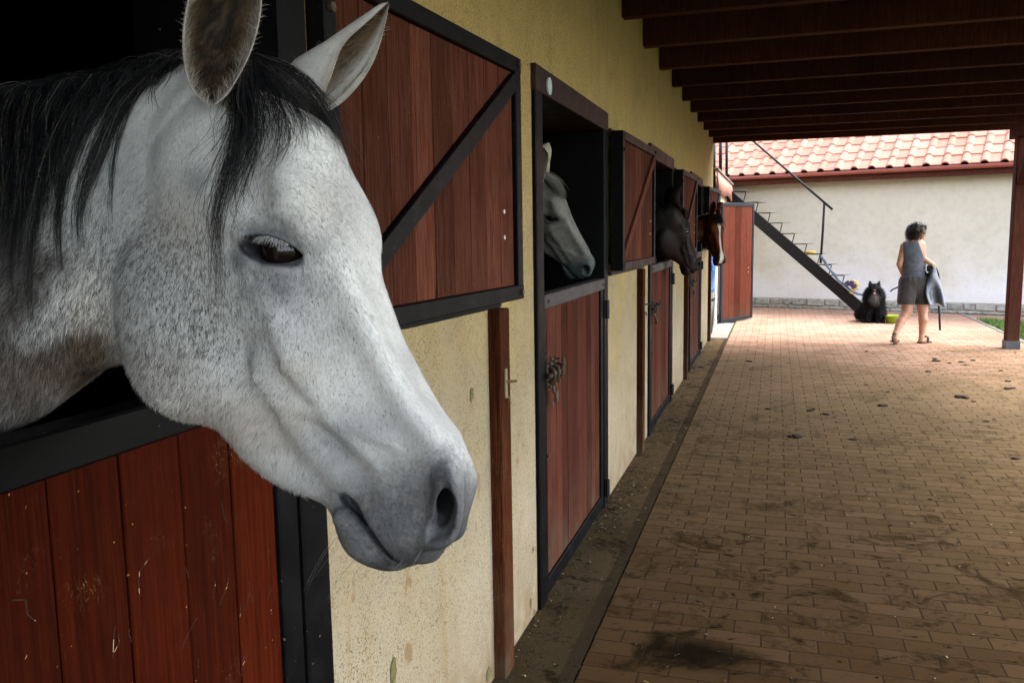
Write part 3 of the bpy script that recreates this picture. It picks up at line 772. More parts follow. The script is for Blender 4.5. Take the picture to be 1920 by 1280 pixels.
def mat_boards(name, base, dark, scratch=.5, light=(.25, .1, .06), wet=.0):
    m, N, L, b = new_mat(name, .85, .025); g = G(m); P = g.geo(); t = g.attr('tint')['Fac']
    off = N.new('ShaderNodeCombineXYZ'); g.put(off.inputs[0], g.math('MULTIPLY', t, 7.3)); g.put(off.inputs[1], g.math('MULTIPLY', t, 3.1)); g.put(off.inputs[2], g.math('MULTIPLY', t, 5.7))
    v = N.new('ShaderNodeVectorMath'); g.put(v.inputs[0], P); g.put(v.inputs[1], off.outputs[0]); Q = v.outputs[0]
    gr = g.noise(g.map(Q, (34, 34, 1.1)), 3.0, 6, .6, .6); fine = g.noise(g.map(Q, (90, 90, 2.2)), 4, 3)
    big = g.noise(Q, 2.2, 4)
    c = g.mix(g.ramp(gr, .35, .72), base, dark)
    c = g.mix(g.ramp(fine, .48, .72, 0, .6), c, light)
    c = g.mix(g.ramp(big, .45, .75, 0, .55), c, dark)
    kn = g.noise(g.map(Q, (9, 9, 3.2)), 1.3, 2, .4)
    c = g.mix(g.ramp(kn, .72, .78, 0, .75), c, tuple(.35 * k for k in dark))
    c = g.mix(1., c, g.ramp(t, .0, 1., .62, 1.3), 'MULTIPLY')
    if scratch:
        s1 = g.noise(g.map(P, (30, 30, 9), (.5, .2, 0)), 2.6, 2, .4, 2.2)
        s2 = g.noise(P, 4, 2)
        sc = g.math('MULTIPLY', g.math('MULTIPLY', g.ramp(g.math('ABSOLUTE', g.math('SUBTRACT', s1, .5)), .0, .0060, 1, 0), g.ramp(s2, .52, .60)), scratch)
        c = g.mix(sc, c, (.34, .20, .08))
        d = g.noise(P, 85, 2, .4); c = g.mix(g.math('MULTIPLY', g.ramp(d, .755, .78, 0, .6), scratch), c, (.30, .18, .07))
    s3 = g.noise(g.map(P, (22, 22, 3.5), (.3, .1, 0)), 3.1, 2, .5, 3.); s4 = g.noise(P, 6, 3, .6); c = g.mix(g.math('MULTIPLY', g.math('MULTIPLY', g.ramp(g.math('ABSOLUTE', g.math('SUBTRACT', s3, .46)), .0, .004, 1, 0), g.ramp(s4, .60, .66)), max(.25, scratch) * .8), c, (.17, .105, .06))
    c = g.mix(g.math('MULTIPLY', g.ramp(g.sep(P)[2], .45, .02), g.ramp(s4, .4, .62, .1, .75)), c, (.055, .040, .024))
    g.color(c); g.put(b.inputs['Roughness'], g.ramp(fine, .3, .7, .68, .9)); g.bump(g.math('ADD', gr, g.math('MULTIPLY', fine, .5)), .28, .003)
    return m
def mat_steel(name, col, worn, amt, rough=.42):
    m, N, L, b = new_mat(name, rough + .1, .07); g = G(m); P = g.geo()
    n = g.noise(P, 7, 6, .65, .4); s = g.noise(g.map(P, (60, 60, 14), (.6, .3, .2)), 2, 4, .6, 1.); d = g.noise(P, 85, 2, .4)
    c = g.mix(g.ramp(n, .5, .72, 0, amt), col, worn)
    c = g.mix(g.math('MULTIPLY', g.ramp(s, .66, .74), min(1, amt + .15)), c, tuple(1.6 * k for k in worn))
    c = g.mix(g.ramp(d, .74, .77, 0, .6 * amt + .1), c, (.22, .17, .11))
    g.color(c); g.put(b.inputs['Roughness'], g.ramp(n, .3, .7, rough - .06, rough + .2)); g.bump(d, .12, .001)
    return m
def mat_plain(name, col, rough=.6, var=.25, scale=12, spec=.2, bump=.1, metal=0.):
    m, N, L, b = new_mat(name, rough, spec); g = G(m); P = g.geo()
    n = g.noise(P, scale, 5, .6); c = g.mix(g.ramp(n, .3, .75), tuple(k * (1 - var) for k in col), tuple(min(1, k * (1 + var)) for k in col))
    g.color(c); g.bump(n, bump, .004); b.inputs['Metallic'].default_value = metal
    return m
M_WALL = mat_plaster('yellow_roughcast', (.315, .228, .086), (.215, .174, .105), 1., 1.)
M_FARWALL = mat_plaster('pale_plaster', (.42, .375, .295), (.475, .435, .36), .08, .10, 2.)  # upper tone darker: shade under the eaves put into the colour
M_BOARD1 = mat_boards('red_stained_boards', (.040, .0045, .0009), (.014, .0019, .0005), 1., (.058, .0105, .0026))
M_BOARD2 = mat_boards('faded_red_boards', (.058, .0165, .0095), (.022, .0062, .0036), .35, (.095, .036, .024))
M_BOARD4 = mat_boards('brown_weathered_boards', (.066, .0185, .0095), (.024, .0060, .0030), .3, (.125, .058, .042))
M_BOARD3 = mat_boards('bright_red_boards', (.076, .0195, .010), (.040, .0095, .0055), .3, (.115, .038, .023))
M_POST = mat_boards('brown_stained_wood', (.036, .009, .004), (.010, .003, .0016), .5, (.12, .04, .012))
M_BEAM = mat_boards('dark_beam_wood', (.066, .020, .012), (.022, .007, .0046), 0, (.11, .045, .030))
M_STEEL = mat_steel('black_painted_steel', (.0018, .0018, .0021), (.007, .0065, .0065), .3)
M_STEELW = mat_steel('worn_grey_steel', (.040, .036, .034), (.11, .098, .088), .7, .5)
M_RUST = mat_steel('brown_lintel_steel', (.024, .013, .011), (.050, .027, .022), .6, .5)
M_IRON = mat_steel('rusty_latch_iron', (.040, .028, .020), (.16, .12, .08), .7, .45)
M_BLACK = mat_plain('black_metal', (.004, .004, .0045), .5)
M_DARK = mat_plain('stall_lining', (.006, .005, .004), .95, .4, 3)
M_BOLT = mat_plain('zinc_bolt', (.55, .52, .48), .35, .1, 40, .5, 0, .8)
# ------------------------------------------------------------------ ground
def sheet(name, x0, x1, y0, y1, z, mat, nx=1, ny=1):
    me = bpy.data.meshes.new(name)
    V = [(x0 + (x1 - x0) * i / nx, y0 + (y1 - y0) * j / ny, z) for j in range(ny + 1) for i in range(nx + 1)]
    F = [(j * (nx + 1) + i, j * (nx + 1) + i + 1, (j + 1) * (nx + 1) + i + 1, (j + 1) * (nx + 1) + i) for j in range(ny) for i in range(nx)]
    me.from_pydata(V, [], F); me.update(); return link(name, me, mat)
def mat_paving():
    m, N, L, b = new_mat('clay_pavers', .95, .0); g = G(m); P = g.geo()
    wob = N.new('ShaderNodeVectorMath'); wob.operation = 'SCALE'; wn = N.new('ShaderNodeTexNoise'); wn.inputs['Scale'].default_value = 2.3; L.new(P, wn.inputs[0])
    L.new(wn.outputs['Color'], wob.inputs[0]); wob.inputs['Scale'].default_value = .012
    add = N.new('ShaderNodeVectorMath'); L.new(P, add.inputs[0]); L.new(wob.outputs[0], add.inputs[1])
    br = N.new('ShaderNodeTexBrick'); br.inputs['Scale'].default_value = 1; br.inputs['Brick Width'].default_value = .203; br.inputs['Row Height'].default_value = .1015
    br.inputs['Mortar Size'].default_value = .0040; br.inputs['Mortar Smooth'].default_value = .25; br.offset = .5; br.inputs['Bias'].default_value = 0
    br.inputs['Color1'].default_value = (0, 0, 0, 1); br.inputs['Color2'].default_value = (1, 1, 1, 1); br.inputs['Mortar'].default_value = (.5, .5, .5, 1)
    L.new(g.map(add.outputs[0], (1, 1, 1), (0, 0, 0), (.628, .02, 0)), br.inputs[0])
    x, y, z = g.sep(P)
    n0 = g.noise(P, .55, 5, .6, .5); n1 = g.noise(P, 3.2, 9, .70, 1.1); n2 = g.noise(P, 26, 5, .65); n3 = g.noise(P, 140, 3)
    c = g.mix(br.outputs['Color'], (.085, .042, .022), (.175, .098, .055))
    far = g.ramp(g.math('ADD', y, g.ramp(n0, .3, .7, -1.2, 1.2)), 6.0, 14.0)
    c = g.mix(g.math('MULTIPLY', far, .9), c, g.mix(br.outputs['Color'], (.285, .168, .116), (.375, .240, .176)))  # far pavers paler: the yard's brightness put into their colour
    # trodden dirt, thinning towards the open yard; the passage's dimness is painted in too
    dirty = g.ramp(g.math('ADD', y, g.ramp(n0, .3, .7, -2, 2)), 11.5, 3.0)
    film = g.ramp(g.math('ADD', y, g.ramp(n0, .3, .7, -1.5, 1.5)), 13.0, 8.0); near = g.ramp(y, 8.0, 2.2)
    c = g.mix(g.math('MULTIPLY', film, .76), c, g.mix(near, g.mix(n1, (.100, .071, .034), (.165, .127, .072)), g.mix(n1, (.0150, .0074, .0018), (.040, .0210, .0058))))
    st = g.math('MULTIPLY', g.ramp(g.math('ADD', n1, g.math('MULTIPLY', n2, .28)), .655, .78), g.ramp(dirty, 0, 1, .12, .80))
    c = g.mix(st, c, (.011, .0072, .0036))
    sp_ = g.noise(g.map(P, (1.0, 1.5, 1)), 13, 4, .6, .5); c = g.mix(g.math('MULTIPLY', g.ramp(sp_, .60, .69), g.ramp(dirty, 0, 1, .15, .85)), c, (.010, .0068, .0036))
    c = g.mix(g.ramp(n3, .55, .8, 0, .35), c, (.10, .07, .045))
    c = g.mix(g.ramp(n2, .60, .85, 0, .35), c, (.06, .043, .028))
    c = g.mix(g.math('MULTIPLY', br.outputs['Fac'], .88), c, (.030, .020, .013))
    # the soaked patch near the first door
    d = N.new('ShaderNodeVectorMath'); d.operation = 'DISTANCE'; q = g.map(P, (1, 1.5, 1)); L.new(q, d.inputs[0])
    pc = ground(1315, 1225); d.inputs[1].default_value = (pc[0], pc[1] * 1.5, 0)
    pt = g.ramp(g.math('ADD', d.outputs['Value'], g.ramp(n1, .2, .8, .13, -.13)), .27, .06)
    c = g.mix(g.math('MULTIPLY', pt, .93), c, (.008, .0055, .0035))
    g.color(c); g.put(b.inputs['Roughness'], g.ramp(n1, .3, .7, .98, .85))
    g.bump(g.math('SUBTRACT', g.math('ADD', g.math('MULTIPLY', n3, .25), g.math('MULTIPLY', n2, .2)), br.outputs['Fac']), .6, .004)
    return m
def mat_strip():
    m, N, L, b = new_mat('concrete_strip', .95, .0); g = G(m); P = g.geo(); x, y, z = g.sep(P)
    n0 = g.noise(P, 1.1, 5, .6, .5); n1 = g.noise(P, 5, 6, .65, .6); n2 = g.noise(P, 38, 4, .6); n3 = g.noise(P, 160, 2)
    c = g.mix(g.ramp(n1, .35, .7), (.092, .063, .033), (.165, .117, .066))
    c = g.mix(g.math('MULTIPLY', g.ramp(g.math('ADD', y, g.ramp(n0, .3, .7, -1.5, 1.5)), 8.5, 3.5), .75), c, (.026, .019, .010))
    c = g.mix(g.ramp(g.math('ADD', n1, g.math('MULTIPLY', n2, .45)), .74, .90, 0, .95), c, (.016, .011, .007))
    c = g.mix(g.ramp(n3, .55, .8, 0, .4), c, (.08, .06, .03))
    # darker edging course
    e = g.math('MULTIPLY', g.ramp(x, -.695, -.688), g.ramp(n0, .2, .5, .4, .85)); c = g.mix(g.math('MULTIPLY', e, .75), c, (.026, .019, .013))
    j = g.ramp(g.math('ABSOLUTE', g.math('SUBTRACT', g.math('FRACT', g.math('MULTIPLY', y, .5)), .5)), .0, .003, .7, 0); c = g.mix(j, c, (.03, .022, .014))
    g.color(c); g.bump(g.math('ADD', n2, n3), .5, .004)
    return m
M_PAVE, M_STRIP = mat_paving(), mat_strip()
M_GRASS = mat_plain('lawn_soil', (.045, .065, .018), .95, .5, 9)
EDGE_X = -.632
tagged(sheet('ground', -120, 120, -120, 140, -.012, M_GRASS), kind='structure')
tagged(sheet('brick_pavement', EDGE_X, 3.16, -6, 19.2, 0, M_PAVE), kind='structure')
tagged(sheet('concrete_kerb_strip', -.93, EDGE_X - .004, -6, 12.52, .004, M_STRIP), kind='structure')
M_SLAB = mat_plain('pale_concrete', (.20, .19, .17), .9, .15, 14)
tagged(sheet('concrete_threshold', -2.4, -.655, 12.526, 14.62, .006, M_SLAB), kind='structure')
# ------------------------------------------------------------------ stable building
WX = -.905                      # outer face of the stable wall
BLD = tagged(empty('stable_building', (-.905, 6, 0)), 'long yellow plastered stable with red half doors and dark open stalls on the left', 'stable')
DOORS = [(.075, 1.530), (3.200, 4.652), (6.305, 7.765), (9.430, 10.860)]
JW = .098; HEAD_Z0, HEAD_Z1 = 2.075, 2.172
def wall_mesh():
    """front wall with four door openings, 0.3 m thick"""
    mb = MB(); y = -7.
    for a, b in DOORS:
        mb.box((WX - .30, y, 0), (WX, a + .02, 3.7)); mb.box((WX - .30, a + .02, HEAD_Z1 - .02), (WX, b - .02, 3.7)); y = b - .02
    mb.box((WX - .30, y, 0), (WX, 12.86, 3.7))
    return mb
wall_mesh().build('wall', M_WALL, BLD)
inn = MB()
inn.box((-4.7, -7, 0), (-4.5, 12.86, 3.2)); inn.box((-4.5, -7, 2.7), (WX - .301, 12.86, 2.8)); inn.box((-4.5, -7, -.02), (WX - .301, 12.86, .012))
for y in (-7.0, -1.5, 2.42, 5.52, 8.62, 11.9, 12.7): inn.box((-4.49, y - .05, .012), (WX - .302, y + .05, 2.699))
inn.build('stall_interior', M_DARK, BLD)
gable = MB(); gable.box((-4.7, 12.865, 0), (WX - .302, 13.1, 3.7)); gable.build('gable_wall', M_WALL, BLD)
def boards(mb, y0, y1, z0, z1, x, th, w, gap=.0035, rng=random):
    n = max(1, round((y1 - y0) / w)); e = np.linspace(y0, y1, n + 1)
    for k in range(n):
        mb.tint = rng.random(); d = rng.uniform(-.0012, .0012)
        mb.box((x - th + d, e[k] + gap / 2, z0), (x + d, e[k + 1] - gap / 2, z1), .0022)
    mb.tint = .5
def latch(parent, y, z, x):
    """sliding bolt with its keepers, a hasp and a ring"""
    mb = MB()
    for dy, h in ((-.020, .060), (.050, .060), (.125, .060)):
        mb.box((x, y + dy - .009, z - h), (x + .008, y + dy + .009, z + h), .002)
        mb.tube([(x + .008, y + dy, z - .028), (x + .032, y + dy, z - .022), (x + .036, y + dy, z), (x + .032, y + dy, z + .022), (x + .008, y + dy, z + .028)], .007, 6)
        for s in (-1, 1): mb.tube([(x + .006, y + dy, z + s * h * .8), (x + .022, y + dy, z + s * h * .8)], .006, 6)
    mb.tube([(x + .022, y - .06, z), (x + .022, y + .15, z + .004)], .010, 8)
    mb.tube([(x + .022, y + .10, z + .003), (x + .045, y + .105, z + .030), (x + .040, y + .100, z + .055)], .007, 6)
    mb.torus((x + .02, y + .065, z - .100), .021, .008, (1, .2, 0))
    mb.tube([(x + .012, y + .03, z - .05), (x + .016, y + .045, z - .085)], .007, 6); mb.box((x + .004, y + .045, z - .150), (x + .010, y + .060, z - .118), .002)
    return mb.build('latch', M_IRON, parent, True)
def strap_hinge(mb, y, z, x):
    mb.tube([(x + .018, y, z - .05), (x + .018, y, z + .05)], .012, 8)
def door_set(i, y0, y1, boardmat, frame_steel, rail_steel, shut=True):
    X = WX + .018                                  # face of the steel frame
    fr = MB()
    for a, b in ((y0, y0 + JW), (y1 - JW, y1)): fr.box((WX - .31, a, .0), (X, b, HEAD_Z1 - .001), .004)  # black jambs given wall depth to turn the shaded reveals black
    fb = empty('door_frame', (WX, (y0 + y1) / 2, 0)); fb.parent = BLD; fb.matrix_parent_inverse = parent_inv(BLD)
    fr.each('jamb', frame_steel, fb)
    hd = MB(); hd.box((WX - .31, y0 - .004, HEAD_Z0), (X + .003, y1 + .004, HEAD_Z1 + .002), .003); hd.build('lintel', M_RUST if i else M_STEEL, fb)
    a, b = y0 + JW + .006, y1 - JW - .006
    lf = MB(); ZT = 1.288
    boards(lf, a + .030, b - .062, .082, 1.23, X - .018, .03, .105 if i else .125)
    door = lf.build('half_door', boardmat, BLD)
    st = MB()
    st.box((X - .045, a, .014), (X - .006, a + .034, ZT - .062), .003); st.box((X - .045, b - .066, .014), (X - .006, b, ZT - .062), .003)
    st.box((X - .045, a + .034, .014), (X - .006, b - .066, .085), .003)
    st.each('leaf_rail', M_STEEL, door)
    rl = MB(); rl.box((X - .055, a, ZT - .060), (X + .001, b, ZT), .004); rl.build('top_rail', rail_steel, door)
    hg = MB()
    for z in (1.12, .12): strap_hinge(hg, y1 - JW - .002, z, X - .003)
    hg.each('hinge', M_BLACK, door)
    if i: latch(door, y0 + JW + .035, .960, X)
    bl = MB()
    for yy, zz in ((a + .05, ZT - .03), (b - .05, ZT - .03), (a + .016, .62), (a + .016, 1.05)): bl.tube([(X - .004, yy, zz), (X + .006, yy, zz)], .007, 8)
    bl.each('bolt_head', M_IRON, door)
    return fb, door
for i, (a, b) in enumerate(DOORS):
    door_set(i, a, b, M_BOARD1 if i == 0 else M_BOARD2, M_STEEL, M_STEEL if i == 0 else M_STEELW)
# small round number plate on the second lintel
pm = MB(); pc = on_x(1030, 162, WX + .024); pm.tube([(WX + .021, pc[1], pc[2]), (WX + .027, pc[1], pc[2])], .034, 20); pm.build('round_plate', mat_plain('pale_blue_enamel', (.35, .42, .42), .4, .2, 60), BLD)
# upper shutters, swung open against the wall
def shutter(i, yh, wdt, ang, zb, zt, boardmat, steel, edge):
    """hinged at yh, folded back; local +y along the leaf, +x out of the wall"""
    R = Matrix.Translation((WX + (.030 if i else -.022), yh, 0)) @ Matrix.Rotation(-ang, 4, 'Z')
    def bx(mb, lo, hi, bev=.003): mb.box(lo, hi, bev, R)
    mb = MB(); n = 10 if i else 9; e = np.linspace(.045, wdt - .045, n + 1)
    for k in range(n):
        mb.tint = random.random(); bx(mb, (.028, e[k] + .0018, zb + .045), (.050, e[k + 1] - .0018, zt - .045), .002)
    sh = mb.build('shutter', boardmat, BLD)
    fr = MB()
    bx(fr, (.0, 0, zb), (.066, .045, zt)); bx(fr, (.0, wdt - .045, zb), (.066, wdt, zt)); fr.each('side_frame', M_STEEL, sh)
    fr = MB(); bx(fr, (.0, .046, zt - .046), (.068, wdt - .001, zt + .001)); bx(fr, (.0, .046, zb - .001), (.068, wdt - .001, zb + .046))
    fr.each('edge_rail', edge, sh)
    lip = MB(); bx(lip, (-.022, .01, zb - .028), (-.001, wdt - .03, zb + .03)); bx(lip, (-.022, .01, zt - .03), (-.001, wdt - .06, zt + .014)); lip.each('rear_flange', edge, sh)
    br = MB(); p0 = R @ Vector((.056, .05, zb + .075)); p1 = R @ Vector((.056, wdt - .05, zt - .075)); nrm = R.to_3x3() @ Vector((1, 0, 0))
    br.bar(p0, p1, .055, .024, nrm, .003); br.build('brace', edge if i != 1 else M_BEAM, sh)
    bo = MB()
    for yy, zz in ((wdt - .14, zb + .28), (wdt - .14, zb + .20)): bo.tube([R @ Vector((.049, yy, zz)), R @ Vector((.056, yy, zz))], .007, 10)
    bo.each('bolt', M_BOLT, sh)
    kn = MB()
    for yy, zz in ((wdt - .03, zb + .022), (wdt - .03, zt - .022), (.02, zb + .022), (.02, zt - .1)): kn.tube([R @ Vector((.064, yy, zz)), R @ Vector((.076, yy, zz))], .010, 8)
    kn.each('hinge_pin', M_IRON, sh)
    return sh
SH = [(1.560, 1.135, math.radians(3.4)), (4.690, 1.18, math.radians(.8)), (7.800, 1.18, math.radians(1.2)), (10.90, 1.18, math.radians(3.0))]
for i, (yh, wd, an) in enumerate(SH):
    shutter(i, yh, wd, an, 1.322, 2.084, M_BOARD4, M_STEEL, M_STEEL if i == 0 else (M_RUST if i < 3 else M_STEELW))
# door catch planks on the wall
for y0 in (2.640, 5.790, 8.890, 12.125):
    mb = MB(); mb.tint = random.random(); mb.box((WX - .01, y0, .0), (WX + .042, y0 + .105, 1.285 if y0 < 12 else 1.30), .004); pk = mb.build('catch_plank', M_POST, BLD)
    pl_ = MB(); X = WX + .042; pl_.box((X - .001, y0 + .034, .985), (X + .006, y0 + .058, 1.085), .002); pl_.tube([(X, y0 + .046, 1.04), (X + .040, y0 + .052, 1.043)], .005, 6)
    pl_.tube([(X + .002, y0 + .05, .988), (X + .014, y0 + .055, .983), (X + .016, y0 + .055, .965)], .005, 6); pl_.build('strike_plate', M_STEELW if y0 > 3 else mat_plain('brass_plate', (.14, .11, .055), .45, .3, 40), pk)
# chips where the plaster has come off
def chip(u, v, s, parent=BLD):
    p = on_x(u, v, WX + .002); mb = MB(); n = 13; rr = [s * random.uniform(.55, 1.15) for _ in range(n)]
    V = [(WX + .0025, p[1], p[2])] + [(WX + .0025, p[1] + rr[k] * .8 * math.cos(2 * math.pi * k / n), p[2] + rr[k] * 1.15 * math.sin(2 * math.pi * k / n)) for k in range(n)]
    mb.add(V, [(0, 1 + k, 1 + (k + 1) % n) for k in range(n)]); return mb.build('plaster_chip', M_CHIP, parent)
M_CHIP = mat_plain('bare_render', (.095, .082, .030), .95, .5, 90)
for q in ((885, 737, .028), (738, 1262, .034), (917, 1262, .030), (1003, 1150, .02), (996, 1128, .018), (1000, 1030, .012), (758, 600, .01)): chip(*q)
# ------------------------------------------------------------------ low annex behind the stable
AX = MB(); AX.box((-2.6, 14.05, 0), (-.93, 18.3, 2.15)); AX.box((-2.6, 12.87, 2.02), (-.93, 14.05, 2.15)); AX.box((-2.6, 13.11, 0), (-2.5, 14.05, 2.02))
ANX = tagged(empty('annex', (-.93, 15, 0)), 'low cream outbuilding with a corrugated fascia, beyond the far end of the stable', 'outbuilding')
M_ANX = mat_plaster('annex_plaster', (.50, .44, .27), (.60, .55, .42), .3, .3)
AX.build('wall', M_ANX, ANX)
pl2 = MB(); pl2.box((-2.6, 12.90, 2.16), (-.99, 17.8, 2.40), .01); pl2.build('platform', mat_boards('weathered_wood', (.10, .07, .045), (.04, .028, .018), 0, (.2, .16, .11)), ANX)
def corrugated():
    mb = MB(); ny = 120; V = []; F = []
    for j in range(ny + 1):
        y = 12.98 + 4.75 * j / ny; o = .012 * math.sin(y * 2 * math.pi / .38)
        zb = 2.115 + .03 * math.sin(y * 2.1) + (.05 if y < 13.2 else 0)
        for x, z in ((-.835 + o, zb), (-.868 + o, 2.44), (-.876 + o, 2.44), (-.843 + o, zb)): V.append((x, y, z))
    for j in range(ny):
        for k in range(4): F.append((j * 4 + k, j * 4 + (k + 1) % 4, j * 4 + 4 + (k + 1) % 4, j * 4 + 4 + k))
    F += [(0, 1, 2, 3), tuple(ny * 4 + k for k in (3, 2, 1, 0))]
    mb.add(V, F); mb.build('corrugated_fascia', mat_plain('faded_red_sheet', (.28, .12, .085), .7, .35, 9), ANX, True)
    cp = MB(); cp.box((-.905, 12.96, 2.425), (-.835, 17.75, 2.455), .004); cp.build('capping', mat_plain('grey_capping', (.16, .14, .11), .8), ANX)
corrugated()
# open red door of the annex, seen almost face on
dr = tagged(empty('open_door', (-.880, 14.50, 0), 0), 'tall red board door with a dark steel frame standing ajar past the last horse', 'door')
da = Vector((-.880, 14.50, 0)); db = Vector((-.398, 15.41, 0)); dd = (db - da).normalized(); DL = (db - da).length
Md = Matrix([[dd.x, dd.y, 0, da.x], [dd.y, -dd.x, 0, da.y], [0, 0, 1, 0], [0, 0, 0, 1]])    # local x along the leaf, y towards the viewer
mb = MB(); e = np.linspace(.05, DL - .05, 6)
for k in range(5): mb.tint = random.random(); mb.box((e[k] + .0015, -.012, .07), (e[k + 1] - .0015, .012, 1.96), .002, Md)
mb.build('board_panel', M_BOARD3, dr)
fr = MB(); fr.box((0, -.022, .02), (.05, .022, 2.0), .003, Md); fr.box((DL - .05, -.022, .02), (DL, .022, 2.0), .003, Md); fr.box((.05, -.022, .02), (DL - .05, .022, .075), .003, Md); fr.box((.05, -.022, 1.945), (DL - .05, .022, 2.0), .003, Md)
fr.each('frame_bar', mat_steel('blue_grey_steel', (.016, .019, .024), (.04, .043, .046), .4), dr)
hg = MB()
for z in (.12, 1.85): hg.tube([Md @ Vector((-.03, 0, z - .05)), Md @ Vector((-.03, 0, z + .05))], .016, 8); hg.box((-.09, -.01, z - .015), (.01, .01, z + .015), .002, Md)
hg.build('hinge', M_BLACK, dr)
bo = MB()
for z in (.90, .83): bo.tube([Md @ Vector((DL - .16, .010, z)), Md @ Vector((DL - .16, .020, z))], .010, 10)
bo.each('bolt', M_BOLT, dr)
# things inside the annex doorway
def blue_sheet():
    mb = MB(); V = []; F = []; ny, nz = 24, 20
    for j in range(ny + 1):
        for k in range(nz + 1):
            y = 13.15 + .55 * j / ny; z = .62 + .98 * k / nz; V.append((-.955 - .05 * math.sin(j * .9 + k * .12) - .02 * math.sin(k * .7), y - .25 * (1 - k / nz) * (j / ny), z))
    for j in range(ny):
        for k in range(nz): a = j * (nz + 1) + k; F.append((a, a + 1, a + nz + 2, a + nz + 1))
    mb.add(V, F); o = mb.build('tarpaulin', mat_plain('blue_plastic_sheet', (.010, .10, .50), .4, .2, 6, .5), None, True)
    o.modifiers.new('t', 'SOLIDIFY').thickness = .004
    return tagged(o, 'bright blue plastic sheet hanging in the dark doorway under the chestnut muzzle', 'tarpaulin')
blue_sheet()
bn = MB(); bn.tube([(-1.035, 13.05, .007), (-1.035, 13.05, .05), (-1.035, 13.05, .52)], [.13, .14, .17], 20)
BIN = tagged(bn.build('waste_bin', mat_plain('black_plastic', (.012, .013, .014), .45), None, True), 'black plastic bin just inside the annex doorway beside the last catch plank', 'bin')
lid = MB(); lid.tube([(-1.035, 13.05, .521), (-1.035, 13.05, .545), (-1.035, 13.05, .575)], [.18, .185, .13], 20); lid.build('lid', mat_plain('grey_plastic', (.025, .027, .027), .5), BIN, True)
# ------------------------------------------------------------------ canopy
CAN = tagged(empty('timber_canopy', (2.87, 6, 0)), 'dark brown timber canopy of parallel rafters over the paved passage, carried by a post', 'canopy')
RZ = 2.792
for k in range(-9, 10):
    y = 5.175 + .842 * k; mb = MB(); mb.tint = random.random()
    mb.box((WX + .001, y, RZ), (3.45, y + .085, RZ + .20), .004); mb.build('rafter', M_BEAM, CAN)
dk = MB()
for k in range(22): mb = None; dk.tint = random.random(); x0 = WX + .001 + k * .2; dk.box((x0 + .002, -2.7, RZ + .201), (x0 + .198, 13.15, RZ + .225))
dk.build('roof_deck', M_BEAM, CAN)
rt = MB(); rt.box((WX + .002, -2.75, RZ + .226), (3.55, 13.2, RZ + .30)); rt.build('roof_covering', mat_plain('red_roof_tiles', (.30, .10, .06), .8), CAN)
bmz = on_x(1886, 266, 2.87)[2]
bm_ = MB(); bm_.tint = .6; bm_.box((2.79, -2.6, RZ - .165), (2.95, 12.42, RZ - .002), .006); bm_.build('beam', M_BEAM, CAN)
for py in (12.09, 8.1, 4.1, .1, ):
    p = MB(); p.tint = .7; p.box((2.795, py - .075, .10), (2.945, py + .075, RZ - .166), .008); pp = p.build('post', M_BEAM, CAN)
    sh_ = MB(); sh_.box((2.785, py - .085, .0), (2.955, py + .085, .102), .004); sh_.build('post_shoe', mat_plain('zinc_shoe', (.07, .07, .07), .5), pp)
    for s in ((-1, 1) if py < 12 else (-1,)):
        k = MB(); k.tint = .4; k.bar((2.87, py + s * .07, 2.08), (2.87, py + s * .62, RZ - .16), .10, .12, (1, 0, 0), .004); k.build('knee_brace', M_BEAM, CAN)
# ------------------------------------------------------------------ far building
FA = np.array((-.454, 17.928)); FB = np.array((4.047, 16.600)); FD = (FB - FA) / np.linalg.norm(FB - FA); FN = np.array((FD[1], -FD[0]))   # FN faces the viewer
BARN = tagged(empty('barn', (FA[0], FA[1], 0)), 'pale plastered outbuilding with a red tiled roof and rough stone base, across the far yard', 'barn')
MF = Matrix([[FD[0], -FN[0], 0, FA[0]], [FD[1], -FN[1], 0, FA[1]], [0, 0, 1, 0], [0, 0, 0, 1]])     # x along the wall, -y towards the viewer
fw = MB(); fw.box((-6, 0, .20), (14, .3, 2.75), 0, MF); fw.build('wall', M_FARWALL, BARN)
fs = MB(); x = -6
while x < 14:
    for z0, z1 in ((.0, .055), (.06, .192)):
        pass
    break
for z0, z1, wa, wb in ((.0, .062, .25, .55), (.068, .196, .18, .36)):
    x = -6
    while x < 14:
        w_ = random.uniform(wa, wb); fs.tint = random.random(); d = random.uniform(-.012, .012)
        fs.box((x, -.035 + d, z0 + random.uniform(-.004, .004)), (x + w_ - .018, .05, z1 - random.uniform(0, .016)), .014, MF); x += w_
m_, N_, L_, b_ = new_mat('granite_blocks', .9, .2); g_ = G(m_); P_ = g_.geo(); nn_ = g_.noise(P_, 14, 6, .65)
g_.color(g_.mix(g_.ramp(nn_, .35, .7), g_.mix(g_.attr('tint')['Fac'], (.10, .10, .095), (.19, .175, .145)), (.34, .33, .29))); g_.bump(nn_, 1., .02)
fs.build('stone_plinth', m_, BARN)
mo = MB(); mo.box((-6, -.012, 0), (14, .2, .199), 0, MF); mo.build('mortar_bed', mat_plain('mortar', (.26, .22, .16), .95, .3, 30), BARN)
